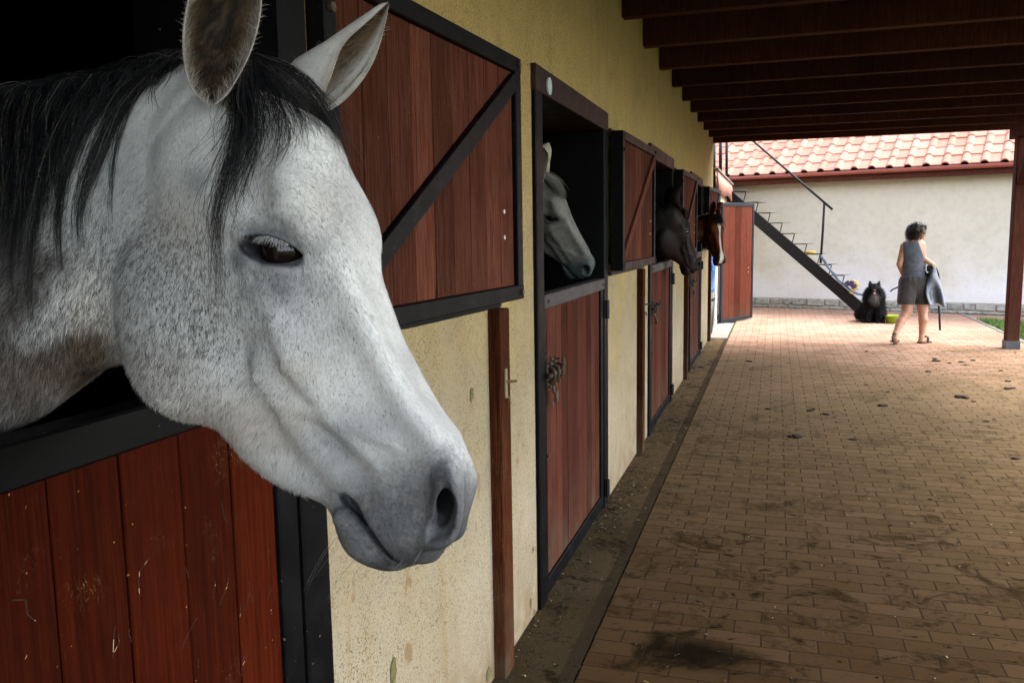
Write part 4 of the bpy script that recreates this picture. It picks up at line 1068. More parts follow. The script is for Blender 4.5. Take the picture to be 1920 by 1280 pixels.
# eaves
ev = MB(); ev.tint = .5; ev.box((-6, -.30, 2.47), (14, .3, 2.515), .004, MF); ev.box((-6, -.325, 2.42), (14, -.30, 2.56), .003, MF); ev.build('eaves_board', M_BEAM, BARN)
gt = MB(); n = 9
V = []; F = []
for xx in (-6, 14):
    for k in range(n): a = math.pi * k / (n - 1); V.append(tuple(MF @ Vector((xx, -.390 - .062 * math.cos(a), 2.585 - .060 * math.sin(a)))))
for k in range(n - 1): F.append((k, k + 1, n + k + 1, n + k))
gt.add(V, F); gt.tube([MF @ Vector((-6, -.452, 2.586)), MF @ Vector((14, -.452, 2.586))], .008, 6)
for xx in np.arange(-5.5, 14, .72): gt.tube([MF @ Vector((xx, -.390 - .066 * math.cos(a), 2.585 - .064 * math.sin(a))) for a in np.linspace(0, math.pi, 9)], .006, 5)
go = gt.build('gutter', mat_plain('painted_gutter', (.22, .045, .028), .38, .1, 9, .5), BARN, True); go.modifiers.new('s', 'SOLIDIFY').thickness = .004
def tiles():
    """interlocking roof tiles, course by course"""
    pitch = math.radians(31); L = .335; W = .300; nc = 15; ncol = 66; x00 = -5.9; nseg = 28
    prof = []
    for k in range(nseg + 1):
        f = k / nseg
        h = .048 * max(0., 1 - abs((f - .21) / .21) ** 2.4) ** .75 if f < .42 else 0.
        prof.append((f * W, h))
    prof = np.array(prof); rng = np.random.default_rng(3)
    Vs = []; Fs = []; T = []; n0 = 0
    for c in range(nc):
        for t in range(ncol):
            x0 = x00 + t * W; dj = rng.normal() * .003; tn = rng.random(); dz = rng.normal() * .0022
            rows = []
            for s, lift in ((-.026 + dj, .002), (-.025 + dj, .022), (-.0245 + dj, .0235), (L * .5, .015), (L + .03, .004)):
                y = s * math.cos(pitch); z = s * math.sin(pitch)
                hh = prof[:, 1] + lift + dz
                xx = x0 + prof[:, 0] * .992 + .001
                yy = -.33 + c * L * math.cos(pitch) + y - hh * math.sin(pitch); zz = 2.625 + c * L * math.sin(pitch) + z + hh * math.cos(pitch)
                rows.append(np.stack([xx, yy + 0 * xx, zz], 1))
            V = np.concatenate(rows); m = nseg + 1
            Vs.append(V); T.append(np.full(len(V), tn))
            i = np.arange(5 * m).reshape(5, m) + n0; f_ = np.stack([i[:-1, :-1], i[:-1, 1:], i[1:, 1:], i[1:, :-1]], -1)
            Fs.append(f_[[0, 2, 3]].reshape(-1, 4)); n0 += 5 * m
    V = np.concatenate(Vs); M = np.array(MF); V = V @ M[:3, :3].T + M[:3, 3]
    me = np_mesh('roof', V, np.concatenate(Fs)); a = me.attributes.new('tint', 'FLOAT', 'POINT'); a.data.foreach_set('value', np.concatenate(T).astype(np.float32))
    m, N, Lk, b = new_mat('terracotta_tiles', .8, .2); g = G(m); P = g.geo(); n = g.noise(P, 6, 5); f = g.noise(P, 90, 3)
    c = g.mix(g.attr('tint')['Fac'], (.235, .088, .056), (.305, .130, .088)); c = g.mix(g.ramp(n, .5, .8, 0, .4), c, (.30, .165, .125)); c = g.mix(g.ramp(f, .5, .8, 0, .3), c, (.42, .235, .18))
    g.color(c); g.bump(f, .2, .003)
    o = link('roof', me, m, BARN); o.matrix_parent_inverse = parent_inv(BARN)
    b2 = MB(); y1 = -.30 + 15 * L * math.cos(pitch); z1 = 2.60 + 15 * L * math.sin(pitch)
    V = [MF @ Vector(q) for q in ((-6, -.33, 2.585), (14, -.33, 2.585), (14, y1, z1), (-6, y1, z1), (-6, y1 + .1, 2.4), (14, y1 + .1, 2.4), (14, -.30, 2.51), (-6, -.30, 2.51))]
    b2.add(V, [(0, 1, 2, 3), (3, 2, 5, 4), (4, 5, 6, 7), (7, 6, 1, 0), (0, 3, 4, 7), (1, 6, 5, 2)]); b2.build('roof_battens', M_DARK, BARN)
tiles()
# ------------------------------------------------------------------ stairs across the yard
def on_barn(u, v, off):
    """point seen at (u, v) on the vertical sheet standing off metres in front of the far wall"""
    d = px(u, v, 1) - CAM; n = np.array([FN[0], FN[1], 0.]); P0 = np.array([FA[0], FA[1], 0]) + n * off
    return CAM + d * (((P0 - CAM) @ n) / (d @ n))
FNV = np.array([FN[0], FN[1], 0.])
STW = .55
st = tagged(empty('metal_staircase', tuple(on_barn(1617, 578, .95) * np.array([1, 1, 0]))), 'black steel outdoor staircase with a thin handrail, rising left past the pale far wall', 'staircase')
def stringer(off):
    a = on_barn(1397.8, 379.7, off); b = on_barn(1617, 567.5, off)
    d = (b - a) / np.linalg.norm(b - a); a = a - d * .55; b = b + d * ((.18 - b[2]) / d[2] if d[2] < 0 else 0)
    up = np.array([0, 0, 1.]); up = up - d * (up @ d); up /= np.linalg.norm(up)
    mb = MB(); mb.bar(a - up * .10, b - up * .10, .05, .20, up, .004); return mb
for off in (.95,): stringer(off).build('stringer', M_BLACK, st)
cor = [(1398.7, 359), (1421.6, 379), (1444, 399), (1466.8, 418), (1489.7, 437.8), (1512.7, 457.5), (1537.5, 476.5), (1559, 496.5), (1583, 516.5)]
for k, (u, v) in enumerate(cor):
    a = on_barn(u, v, .95); b = a - FNV * STW
    back = np.array([FD[0], FD[1], 0.])
    tr = MB(); tr.box((0, 0, 0), (1, 1, 1)); tr = MB()
    p = a - back * .25
    # open grating: a bar along the near edge and thin rods running back to the wall side
    tr.bar(p, a, .018, .018)
    for f in np.linspace(.02, .98, 7): tr.tube([p + (a - p) * f, p + (a - p) * f - FNV * STW], .0022, 5)
    step = tr.build('step', M_BLACK, st)
    for off in (0,):
        rs = MB(); q = a - FNV * off; rs.tube([q - np.array([0, 0, .01]), q - back * .045 - np.array([0, 0, .20])], .009, 6); rs.build('step_bracket', M_BLACK, step)
hr = MB(); h0 = on_barn(1413, 265, .95); h1 = on_barn(1561, 393, .95); hr.tube([h0 + (h0 - h1) * .25, h0, h1], .021, 8); hr.build('handrail', M_BLACK, st, True)
pt = MB(); pt.tube([on_barn(1545.5, 381, .95), on_barn(1543, 430, .95), on_barn(1538.5, 494, .95)], .021, 8); pt.build('rail_post', M_BLACK, st, True)
for u in (1351, 1362.5):
    p = MB(); a = on_x(u, 320, -.9); a = px(u, 316, 15.2 if u < 1355 else 16.2); b = px(u, 225, 15.2 if u < 1355 else 16.2); p.tube([a - np.array([0, 0, .1]), b], .030 if u < 1355 else .026, 8); p.build('landing_post', M_BLACK, st, True)
dp = MB(); a = px(1338, 322, 13.4); dp.tube([a - np.array([0, 0, .25]), px(1338, 225, 13.4)], .035, 10)
tagged(dp.build('downpipe', M_BLACK, None, True), 'black vertical pipe at the top corner of the stable, by the corrugated fascia', 'pipe')
# halter with a yellow pad and its rope, lying down the steps
def M_c(name, col, rough=.7): return mat_plain(name, col, rough, .2, 60)
hl = tagged(empty('halter', tuple(on_barn(1590, 545, .98))), 'blue grey rope halter with a yellow padded noseband draped over the lower steps', 'halter')
RP = MB(); pts = [(1539, 478), (1543, 486), (1550, 498), (1560, 510), (1572, 525), (1583, 534), (1596, 545), (1608, 551), (1622, 553)]
RP.tube([on_barn(u, v, 1.02) for u, v in pts], .022, 6); RP.tube([on_barn(u, v, 1.03) for u, v in ((1541, 481), (1548, 490), (1553, 503), (1566, 514), (1574, 528), (1590, 533), (1602, 540))], .014, 6)
RP.build('rope', M_c('blue_grey_rope', (.10, .13, .18)), hl, True)
def strip(path, w, off, name, mat, parent):
    mb = MB(); P = [on_barn(u, v, off) for u, v in path]
    for a, b in zip(P[:-1], P[1:]): mb.bar(a, b, .07, w, (0, 0, 1), .01)
    return mb.build(name, mat, parent)
strip([(1597, 527), (1605, 531), (1607, 537), (1600, 543), (1597, 551)], .075, 1.0, 'noseband_pad', M_c('yellow_fleece', (.52, .36, .09), .95), hl)
strip([(1587, 533), (1593, 529), (1600, 533), (1602, 540)], .09, 1.05, 'purple_strap', M_c('dark_purple_strap', (.05, .035, .07)), hl)
yp = MB(); c = on_barn(1519.5, 473, .7); yp.tube([c - np.array([.09, -.03, 0]), c, c + np.array([.09, -.03, .0])], [.025, .033, .022], 10)
tagged(yp.build('grooming_brush', M_c('yellow_brush', (.55, .36, .07)), None, True), 'small yellow brush lying on a tread beside the stair post', 'brush')
# ------------------------------------------------------------------ dog bowl
bw = ground(1673, 605.5); mb = MB(); prof = [(.0, .008), (.075, .008), (.082, .0), (.095, .012), (.118, .105), (.135, .120), (.132, .126), (.112, .112), (.088, .020), (.0, .018)]
V = [(bw[0] + r * math.cos(t), bw[1] + r * math.sin(t), z) for r, z in prof for t in np.linspace(0, 2 * math.pi, 28, endpoint=False)]
F = [(i * 28 + k, i * 28 + (k + 1) % 28, (i + 1) * 28 + (k + 1) % 28, (i + 1) * 28 + k) for i in range(len(prof) - 1) for k in range(28)]
mb.add(V, F); tagged(mb.build('dog_bowl', mat_plain('lime_plastic', (.19, .25, .010), .45, .1, 5), None, True), 'lime green plastic bowl on the paving between the dog and the woman', 'bowl')
# ------------------------------------------------------------------ black dog, sitting
DG = ground(1637, 604.0); dgv = np.array([-DG[0], -DG[1], 0]); dgv /= np.linalg.norm(dgv); dgs = np.array([dgv[1], -dgv[0], 0]) * -1.   # dgv faces the viewer, dgs to the right
if dgs @ CR < 0: dgs = -dgs
DB = np.stack([dgs, dgv, np.array([0, 0, 1.])], 1)
def dl(P): return (P - DG) @ DB
def dog_sdf(P):
    Q = dl(P); A = np.stack([np.abs(Q[:, 0]), Q[:, 1], Q[:, 2]], 1)
    d = capsule(Q, (0, -.12, .19), (0, .02, .40), .165, .145)                 # trunk
    d = smin(d, ellipsoid(Q, (-.06, -.16, .13), (.22, .20, .14)), .05)             # rump and tail brush
    d = smin(d, ellipsoid(A, (.105, -.06, .13), (.075, .17, .13)), .04)            # thighs
    d = smin(d, capsule(A, (.075, .06, .30), (.066, .085, .05), .055, .037), .03)      # forelegs
    d = smin(d, ellipsoid(A, (.066, .120, .028), (.037, .055, .028)), .015)          # front paws
    d = smin(d, ellipsoid(A, (.150, .10, .026), (.038, .065, .027)), .015)           # hind paws
    d = smin(d, ellipsoid(Q, (0, .03, .45), (.145, .125, .13)), .05)              # ruff
    d = smin(d, ellipsoid(Q, (0, .06, .560), (.086, .098, .078)), .03)             # skull
    d = smin(d, ellipsoid(A, (.055, .06, .535), (.048, .06, .05)), .03)
    d = smin(d, capsule(Q, (0, .12, .540), (0, .205, .525), .036, .026), .018)         # muzzle
    d = smin(d, capsule(A, (.058, .035, .615), (.072, .03, .685), .030, .008), .012)       # ears
    return d
lo = DG - .55; hi = DG + .55; lo[2] = -.02; hi[2] = .80
Vd, Fd = surface_nets(dog_sdf, lo, hi, .009); Vd = smooth_mesh(Vd, Fd, 1)
Q = dl(Vd); Cd = np.tile(np.array([.010, .009, .009]), (len(Vd), 1)); nz = fbm(Vd, 20, 3)
def dog_col(Q, nz):
    C = np.tile(np.array([.0045, .0042, .0042]), (len(Q), 1)) * (1 + .5 * nz)[:, None]
    ch = sstep(.085, .04, np.sqrt((Q[:, 0] - .012)**2 + ((Q[:, 2] - .41) * .75)**2) + .03 * nz) * sstep(.02, .10, Q[:, 1]); C = mixc(C, (.11, .095, .085), ch * .6)
    C = mixc(C, (.14, .10, .07), .5 * sstep(.2, .6, nz) * sstep(.30, .15, Q[:, 2]))
    mz = sstep(.155, .185, Q[:, 1]) * (Q[:, 2] > .48) * (Q[:, 2] < .535); C = mixc(C, (.05, .05, .052), mz * .6)
    return np.clip(C, .004, .6)
M_DOG = hair_material('dog_coat', None, .6, .12); M_DOG.name = 'dog_coat'
for n_ in M_DOG.node_tree.nodes:
    if n_.type == 'ATTRIBUTE': n_.attribute_name = 'coat'
me = np_mesh('dog', Vd - DG, Fd); set_color(me, 'coat', dog_col(Q, nz)); DOG = link('dog', me, M_DOG); DOG.location = DG
tagged(DOG, 'fluffy black dog with a pale chest patch sitting on the paving at the stair foot', 'dog')
def normals_of(V, F):
    n = np.cross(V[F[:, 2]] - V[F[:, 0]], V[F[:, 3]] - V[F[:, 1]]); L = np.linalg.norm(n, axis=1); n /= np.maximum(L, 1e-12)[:, None]; return n, L / 2
def fur_mesh(name, V, F, N, length, width, flow, lift, colf, rng, keep=None, curl=.25):
    """one blade-like triangle per hair, laid along flow"""
    n, A = normals_of(V, F)
    c = V[F].mean(1)
    p = A.copy()
    if keep is not None: p = p * keep(c, n)
    i = rng.choice(len(F), N, p=p / p.sum()); w = rng.dirichlet(np.ones(4), N)
    P = (V[F[i]] * w[..., None]).sum(1); nn = n[i]
    fl = flow(P, nn) + rng.normal(size=(N, 3)) * curl; fl -= (fl * nn).sum(1)[:, None] * nn; fl /= np.maximum(np.linalg.norm(fl, axis=1), 1e-9)[:, None]
    L = length(P) * rng.uniform(.55, 1.25, N); lf = lift(P) * rng.uniform(.4, 1.5, N)
    tip = P + fl * L[:, None] + nn * (L * lf)[:, None]; mid = P + fl * (L * .5)[:, None] + nn * (L * lf * .75)[:, None]
    s = np.cross(fl, nn); wd = width(P)[:, None] * .5
    P0 = P - nn * .0006
    VV = np.stack([P0 - s * wd, P0 + s * wd, mid + s * wd * .75, mid - s * wd * .75, tip], 1).reshape(-1, 3)
    b = np.arange(N) * 5
    me = np_mesh(name, VV, [np.stack([b, b + 1, b + 2, b + 3], 1), np.stack([b + 3, b + 2, b + 4], 1)])
    set_color(me, 'tint', np.repeat(colf(P, rng), 5, axis=0))
    return me
rg = np.random.default_rng(5)
M_DOGFUR = hair_material('dog_fur', None, .6, .04)
df = lambda P, n: np.array([0, 0, -1.]) + n * .3 + .5 * (P - (DG + np.array([0, 0, .35])))
me = fur_mesh('coat', Vd, Fd, 16000, lambda P: np.where(dl(P)[:, 2] > .6, .03, np.where(dl(P)[:, 2] < .07, .02, .07)) * np.where((dl(P)[:, 1] > .13) & (dl(P)[:, 2] > .47), .2, 1), lambda P: np.full(len(P), .006), df, lambda P: np.full(len(P), .38),
              lambda P, r: dog_col(dl(P), fbm(P, 20, 3)) * r.uniform(.6, 1.8, (len(P), 1)), rg)
child('coat', me, M_DOGFUR, DOG)
ns = DG + DB @ np.array((0, .232, .533)); me = eyeball_mesh(ns, .017, 'nose'); child('nose', me, mat_plain('dog_nose', (.012, .012, .013), .35), DOG)
for s in (-1, 1): child('eye', eyeball_mesh(DG + DB @ np.array((s * .036, .140, .578)), .011), M_EYE, DOG)
tg = MB(); q = lambda x, y, z: DG + DB @ np.array((x, y, z)); tg.tube([q(0, .19, .502), q(0.002, .222, .494), q(.004, .232, .478)], [.016, .016, .008], 8); to = tg.build('tongue', mat_plain('pink_tongue', (.45, .16, .14), .5), DOG, True)
# ------------------------------------------------------------------ the woman carrying a saddle
WB = ground(1702, 644); WD = float((WB - CAM) @ CF)
def wp(x, y, dd=0.):
    """point of the figure; x, y in the enlarged detail of the photograph, dd metres nearer(-)/farther(+)"""
    return px(1560 + x / 4.925, 400 + y / 4.925, WD + dd)
SK = {}
def person_body(P):
    hd = wp(795, 172, .0)
    ex = (CR, CU, CF)
    loc = lambda c: np.stack([(P - c) @ a for a in ex], 1)
    q = loc(hd)
    d = ellipsoid(q, (0.004, .008, .0), (.078, .108, .092))
    d = smin(d, ellipsoid(q, (.040, -.045, .02), (.050, .062, .058)), .02)                  # jaw and face, turned to the right
    d = smin(d, capsule(q, (.078, .005, .018), (.090, -.014, .020), .010, .012), .010)          # nose
    d = smin(d, capsule(q, (.074, -.045, .020), (.080, -.047, .020), .014, .013), .010)         # lips
    d = smin(d, ellipsoid(q, (.070, -.078, .02), (.022, .018, .024)), .015)
    d = smin(d, ellipsoid(q, (.010, -.015, -.088), (.020, .030, .010)), .008)                # ear
    C = lambda a, b, ra, rb, k, dd: smin(dd, capsule(P, a, b, ra, rb), k)
    d = C(wp(783, 215, .01), wp(757, 285, .01), .052, .056, .02, d)                       # neck
    # trunk
    t1 = ellipsoid(loc(wp(748, 355, .02)), (0, 0, 0), (.155, .185, .108)); t2 = ellipsoid(loc(wp(758, 500, .02)), (0, 0, 0), (.138, .17, .100)); t3 = ellipsoid(loc(wp(758, 655, .02)), (0, 0, 0), (.172, .150, .122))
    d = smin(d, smin(smin(t1, t2, .05), t3, .05), .03)
    d = C(wp(680, 300, .02), wp(820, 292, .02), .052, .056, .04, d)                       # shoulders
    # far left arm, bent forward
    d = C(wp(664, 305, .02), wp(622, 470, .03), .046, .037, .02, d); d = C(wp(622, 470, .03), wp(660, 580, .16), .037, .026, .01, d); d = C(wp(660, 580, .16), wp(690, 605, .23), .026, .022, .01, d)
    # right arm carrying the saddle
    d = C(wp(826, 300, .02), wp(842, 420, -.03), .050, .041, .02, d); d = C(wp(842, 420, -.03), wp(918, 468, -.06), .042, .028, .012, d)
    d = C(wp(916, 467, -.06), wp(938, 480, -.06), .027, .030, .01, d)
    for k, (a, b, c_) in enumerate((((940, 472), (954, 486), (950, 500)), ((937, 478), (950, 492), (945, 507)), ((932, 482), (943, 497), (938, 511)), ((927, 485), (936, 499), (931, 511)))):
        dz = -.085 + .02 * k
        d = C(wp(*a, dz), wp(*b, dz), .0105, .0095, .006, d); d = C(wp(*b, dz), wp(*c_, dz), .0095, .008, .004, d)
    d = C(wp(926, 474, -.075), wp(934, 492, -.10), .011, .010, .006, d); d = C(wp(934, 492, -.10), wp(940, 503, -.10), .010, .008, .004, d)      # thumb
    # legs: left one trailing, heel lifted
    d = C(wp(700, 700, .02), wp(692, 905, .0), .100, .066, .03, d); d = C(wp(692, 905, .0), wp(662, 950, -.02), .064, .056, .02, d); d = C(wp(668, 945, -.01), wp(632, 1000, -.06), .057, .052, .02, d)
    d = C(wp(632, 1000, -.06), wp(585, 1110, -.13), .052, .034, .02, d); d = C(wp(583, 1108, -.13), wp(578, 1150, -.13), .034, .034, .012, d); d = C(wp(578, 1150, -.13), wp(590, 1190, -.02), .032, .034, .015, d)
    # right leg, straight
    d = C(wp(815, 700, .02), wp(838, 895, .03), .102, .068, .03, d); d = C(wp(838, 895, .03), wp(842, 985, .0), .062, .058, .02, d); d = C(wp(842, 985, .0), wp(828, 1135, .01), .056, .033, .02, d)
    d = C(wp(826, 1140, .0), wp(822, 1168, .0), .034, .034, .012, d); d = C(wp(822, 1172, .0), wp(884, 1180, .06), .030, .030, .015, d)
    return d
def top_sdf(P):
    d = person_trunk(P) - .010
    return d
def person_trunk(P):
    ex = (CR, CU, CF); loc = lambda c: np.stack([(P - c) @ a for a in ex], 1)
    t1 = ellipsoid(loc(wp(748, 355, .02)), (0, 0, 0), (.155, .185, .108)); t2 = ellipsoid(loc(wp(758, 500, .02)), (0, 0, 0), (.138, .17, .100)); t3 = ellipsoid(loc(wp(758, 655, .02)), (0, 0, 0), (.172, .150, .122))
    d = smin(smin(t1, t2, .05), t3, .05)
    d = smin(d, capsule(P, wp(680, 300, .02), wp(815, 292, .02), .050, .052), .04)
    return d
def height_of(P): q = proj(P); return (q[:, 1] - 400) * 4.925, (q[:, 0] - 1560) * 4.925
def tank(P):
    y, x = height_of(P); d = person_trunk(P) - .011
    cut = np.maximum((y - 600) * .0015, (262 - y) * .0015)
    arm = np.maximum((655 + .06 * (y - 260) * (y < 400) - x) * .0015, (x - (812 + np.clip((y - 300) * .35, -30, 60))) * .0015) * (y < 420) + np.full(len(P), -1.) * (y >= 420)
    d = np.maximum(d, np.maximum(cut, arm))
    neck = .045 - np.linalg.norm(P - wp(768, 245, -.02), axis=1); d = np.maximum(d, neck) + .006 * fbm(P * np.array([1, 1, 1.6]), 12, 19)
    w = .0022 * np.sin(y * .20) * ((y > 495) & (y < 585)); return d + w
def shorts(P):
    y, x = height_of(P)
    C = lambda a, b, ra, rb: capsule(P, a, b, ra, rb)
    d = smin(C(wp(705, 640, .02), wp(682, 800, .0), .116, .112), C(wp(808, 640, .02), wp(836, 800, .02), .116, .112), .012)
    d = smin(d, np.linalg.norm((P - wp(757, 620, .02)) @ np.stack([CR, CU, CF], 1) / np.array((.175, .12, .13)), axis=1) * .13 - .13, .03)
    legs = smin(C(wp(700, 700, .02), wp(692, 905, .0), .100, .066), C(wp(815, 700, .02), wp(838, 895, .03), .102, .068), .02)
    d = smin(d, smin(person_trunk(P), legs, .03) - .012, .02)
    d = d + .0016 * np.sin(x * .13 + y * .01) * sstep(700, 590, y) + .012 * fbm(P * np.array([1, 1, .45]), 14, 9)
    d = np.maximum(d, np.maximum((y - 842) * .0015, (578 - y) * .0015))
    return d
def hair_sdf(P):
    q = np.stack([(P - wp(775, 160, .0)) @ a for a in (CR, CU, CF)], 1)
    d = smin(ellipsoid(q, (-.005, .012, .0), (.108, .100, .112)), ellipsoid(q, (-.028, -.05, .0), (.078, .085, .10)), .04)
    d = smin(d, ellipsoid(q, (.06, .052, .0), (.062, .045, .08)), .03)
    d = np.maximum(d, -ellipsoid(q, (.112, -.062, .03), (.058, .088, .12)))
    return d + .022 * fbm(P, 26, 21, 2) + .008 * fbm(P, 70, 22, 1)
def part_mesh(name, f, c, ext, h, it=1):
    V, F = surface_nets(f, np.array(c) - np.array(ext), np.array(c) + np.array(ext), h); return smooth_mesh(V, F, it), F
cb = wp(760, 640, 0); Vp, Fp = part_mesh('p', person_body, cb, (.55, .55, .95), .0065)
y, x = height_of(Vp); q = np.stack([(Vp - wp(795, 172)) @ a for a in (CR, CU, CF)], 1)
Cp = np.tile(np.array([.34, .165, .095]), (len(Vp), 1)) * (1 + .12 * fbm(Vp, 12, 4))[:, None]
Cp = mixc(Cp, (.30, .10, .08), np.exp(-(((q[:, 0] - .088) / .014)**2 + ((q[:, 1] + .047) / .008)**2)) * .8)
Cp = mixc(Cp, (.03, .02, .015), np.exp(-(((q[:, 0] - .068) / .010)**2 + ((q[:, 1] - .010) / .008)**2)) * (np.abs(q[:, 2]) > .012) * .9)
me = np_mesh('person', Vp - WB, Fp); set_color(me, 'coat', Cp)
M_FLESH = hair_material('tanned_skin', None, .55, .35)
for n_ in M_FLESH.node_tree.nodes:
    if n_.type == 'ATTRIBUTE': n_.attribute_name = 'coat'
WOM = link('person', me, M_FLESH); WOM.location = WB
tagged(WOM, 'person in a grey tank top and dark shorts walking away carrying a saddle', 'person')
def cloth(name, col, scale):
    m, N, L, b = new_mat(name, .9, .1); g = G(m); P = g.geo(); n = g.noise(P, scale, 5, .7); n2 = g.noise(P, 240, 2)
    g.color(g.mix(g.ramp(n, .3, .7), tuple(.75 * k for k in col), tuple(1.3 * k for k in col))); g.bump(g.math('ADD', n, n2), .5, .006); b.inputs['Sheen Weight'].default_value = .2; return m
for nm, f, c, e, h, mt in (('tank_top', tank, wp(750, 430), (.32, .32, .36), .006, cloth('grey_jersey', (.072, .076, .090), 22)), ('shorts', shorts, wp(757, 700), (.34, .34, .30), .006, cloth('dark_grey_cotton', (.040, .035, .032), 18))):
    V, F = part_mesh(nm, f, c, e, h); child(nm, np_mesh(nm, V, F), mt, WOM)
V, F = part_mesh('hair', hair_sdf, wp(775, 160), (.22, .22, .24), .006); me = np_mesh('hair', V, F); M_HAIRW = hair_material('curly_brown_hair', (.016, .009, .006), .5, .4); HR = child('hair', me, M_HAIRW, WOM)
ST = []
n_, A_ = normals_of(V, F); rg = np.random.default_rng(8)
for k in rg.choice(len(F), 420, p=A_ / A_.sum()):
    p = V[F[k]].mean(0); nn = n_[k]; t = np.linspace(0, 1, 12)[:, None]; a = np.cross(nn, rg.normal(size=3)); a /= np.linalg.norm(a); b = np.cross(nn, a); L = rg.uniform(.03, .06); R_ = rg.uniform(.006, .011); ph = rg.random() * 6
    ST.append(p + nn * (.005 + .018 * t * (1 - .3 * t)) + np.array([0, 0, -1]) * L * t + a * R_ * np.cos(ph + t * 11) + b * R_ * np.sin(ph + t * 11))
ST = np.array(ST); me = strands_mesh('curls', ST, taper(len(ST), 12, .0022, rg), C=rg.uniform(.008, .03, (len(ST), 1)) * np.array([1, .6, .42])); child('curls', me, M_HAIR, WOM)
# sandals
M_SOLE = mat_plain('brown_sandal', (.055, .040, .026), .7, .3, 40)
def sandal(pts, up, wdt):
    mb = MB(); a, b = np.array(pts[0]), np.array(pts[1]); mb.bar(a, b, wdt, .022, up, .008)
    return mb
fl = ground(1720, 644.2); a = wp(806, 1188, .0); b = wp(900, 1190, .09); a[2] = .013; b[2] = .013
s1 = sandal((a, b), (0, 0, 1), .088); m_ = (np.array(a) * .4 + np.array(b) * .6); sd_ = np.cross((np.array(b) - np.array(a)) / np.linalg.norm(np.array(b) - np.array(a)), (0, 0, 1.))
s1.tube([m_ + sd_ * .046 + np.array([0, 0, .01]), m_ + sd_ * .035 + np.array([0, 0, .062]), m_ + np.array([0, 0, .076]), m_ - sd_ * .035 + np.array([0, 0, .062]), m_ - sd_ * .046 + np.array([0, 0, .01])], .014, 8)
s1.build('sandal', M_SOLE, WOM)
a = wp(566, 1126, -.185); b = wp(594, 1206, -.04); s2 = sandal((a, b), -CF + CU * .2, .088); m_ = np.array(a) * .35 + np.array(b) * .65; s2.tube([m_ + CR * .045, m_ + CR * .035 + CF * .055, m_ + CF * .07, m_ - CR * .035 + CF * .055, m_ - CR * .045], .014, 8); s2.build('sandal', M_SOLE, WOM)
# saddle, hung over the forearm: grey flap curled into a trough, black seat and strap
sdl = tagged(empty('saddle', tuple(wp(940, 690, -.08))), 'grey saddle with a dark underside and black straps hanging from the walking person\'s arm', 'saddle')
def saddle_flap():
    nu, nv = 26, 20; V = []; F = []
    # outline rows of the curled flap: left edge, fold (nearest the viewer's right), right edge
    rows = [((932, 495, -.05), (944, 492, -.09), (956, 500, -.02)), ((912, 555, -.06), (940, 540, -.12), (968, 560, .0)), ((888, 620, -.09), (940, 600, -.16), (985, 640, .02)), ((868, 680, -.12), (945, 640, -.10), (1003, 715, .02)),
            ((864, 740, -.14), (950, 690, .05), (1020, 780, .02)), ((878, 800, -.15), (955, 760, .12), (1034, 830, .0)), ((900, 850, -.15), (965, 830, .12), (1040, 862, -.02))]
    T = np.linspace(0, 1, len(rows)); t = np.linspace(0, 1, nv)
    Rr = np.array([[wp(*q) for q in r] for r in rows]); Q = np.stack([np.stack([np.interp(t, *pch(T, Rr[:, a, b], 100)) for b in range(3)], 1) for a in range(3)], 1)
    s = np.linspace(0, 1, nu)[None, :, None]
    L, M_, R2 = Q[:, None, 0], Q[:, None, 1], Q[:, None, 2]
    S = (1 - s)**2 * L + 2 * s * (1 - s) * (2 * M_ - .5 * (L + R2)) + s**2 * R2
    i = np.arange(nu * nv).reshape(nv, nu); F = np.stack([i[:-1, :-1], i[:-1, 1:], i[1:, 1:], i[1:, :-1]], -1).reshape(-1, 4)
    o = child('flap', np_mesh('flap', S.reshape(-1, 3), F), cloth('grey_leather', (.10, .115, .14), 8), sdl); o.modifiers.new('t', 'SOLIDIFY').thickness = .014; return o
saddle_flap()
def wtube(name, pts, r, mat, seg=8):
    mb = MB(); P = np.array([wp(*q) for q in pts]); T = np.linspace(0, 1, len(P)); t = np.linspace(0, 1, 18); mb.tube(np.stack([np.interp(t, *pch(T, P[:, k], 90)) for k in range(3)], 1), r, seg); return mb.build(name, mat, sdl, True)
M_LEA = mat_plain('black_leather', (.012, .012, .013), .45, .2, 30)
wtube('side_panel', [(1036, 860, -.01), (1020, 770, .0), (1000, 690, .0), (975, 590, .0), (958, 515, -.03)], .016, mat_plain('blue_grey_edge', (.20, .235, .29), .6))
wtube('seat', [(880, 490, -.02), (905, 530, -.04), (890, 590, -.02), (872, 560, .0), (868, 500, .02)], .045, M_LEA)
wtube('cantle', [(940, 492, -.08), (958, 510, -.06), (978, 560, -.02), (985, 610, .02)], .016, M_LEA)
wtube('girth_strap', [(986, 850, -.02), (992, 920, -.03), (994, 1000, -.03), (998, 1078, -.02)], .016, M_LEA, 6)
wtube('stirrup_leather', [(868, 480, -.07), (866, 510, -.09), (872, 540, -.09), (882, 548, -.09), (884, 538, -.09)], .008, mat_plain('stirrup_steel', (.30, .30, .31), .35, .1, 9, .5, 0, .8), 6)
wtube('girth_end', [(538, 722, .12), (560, 702, .12), (590, 690, .12), (625, 668, .10), (680, 640, .12)], .010, M_LEA, 6)
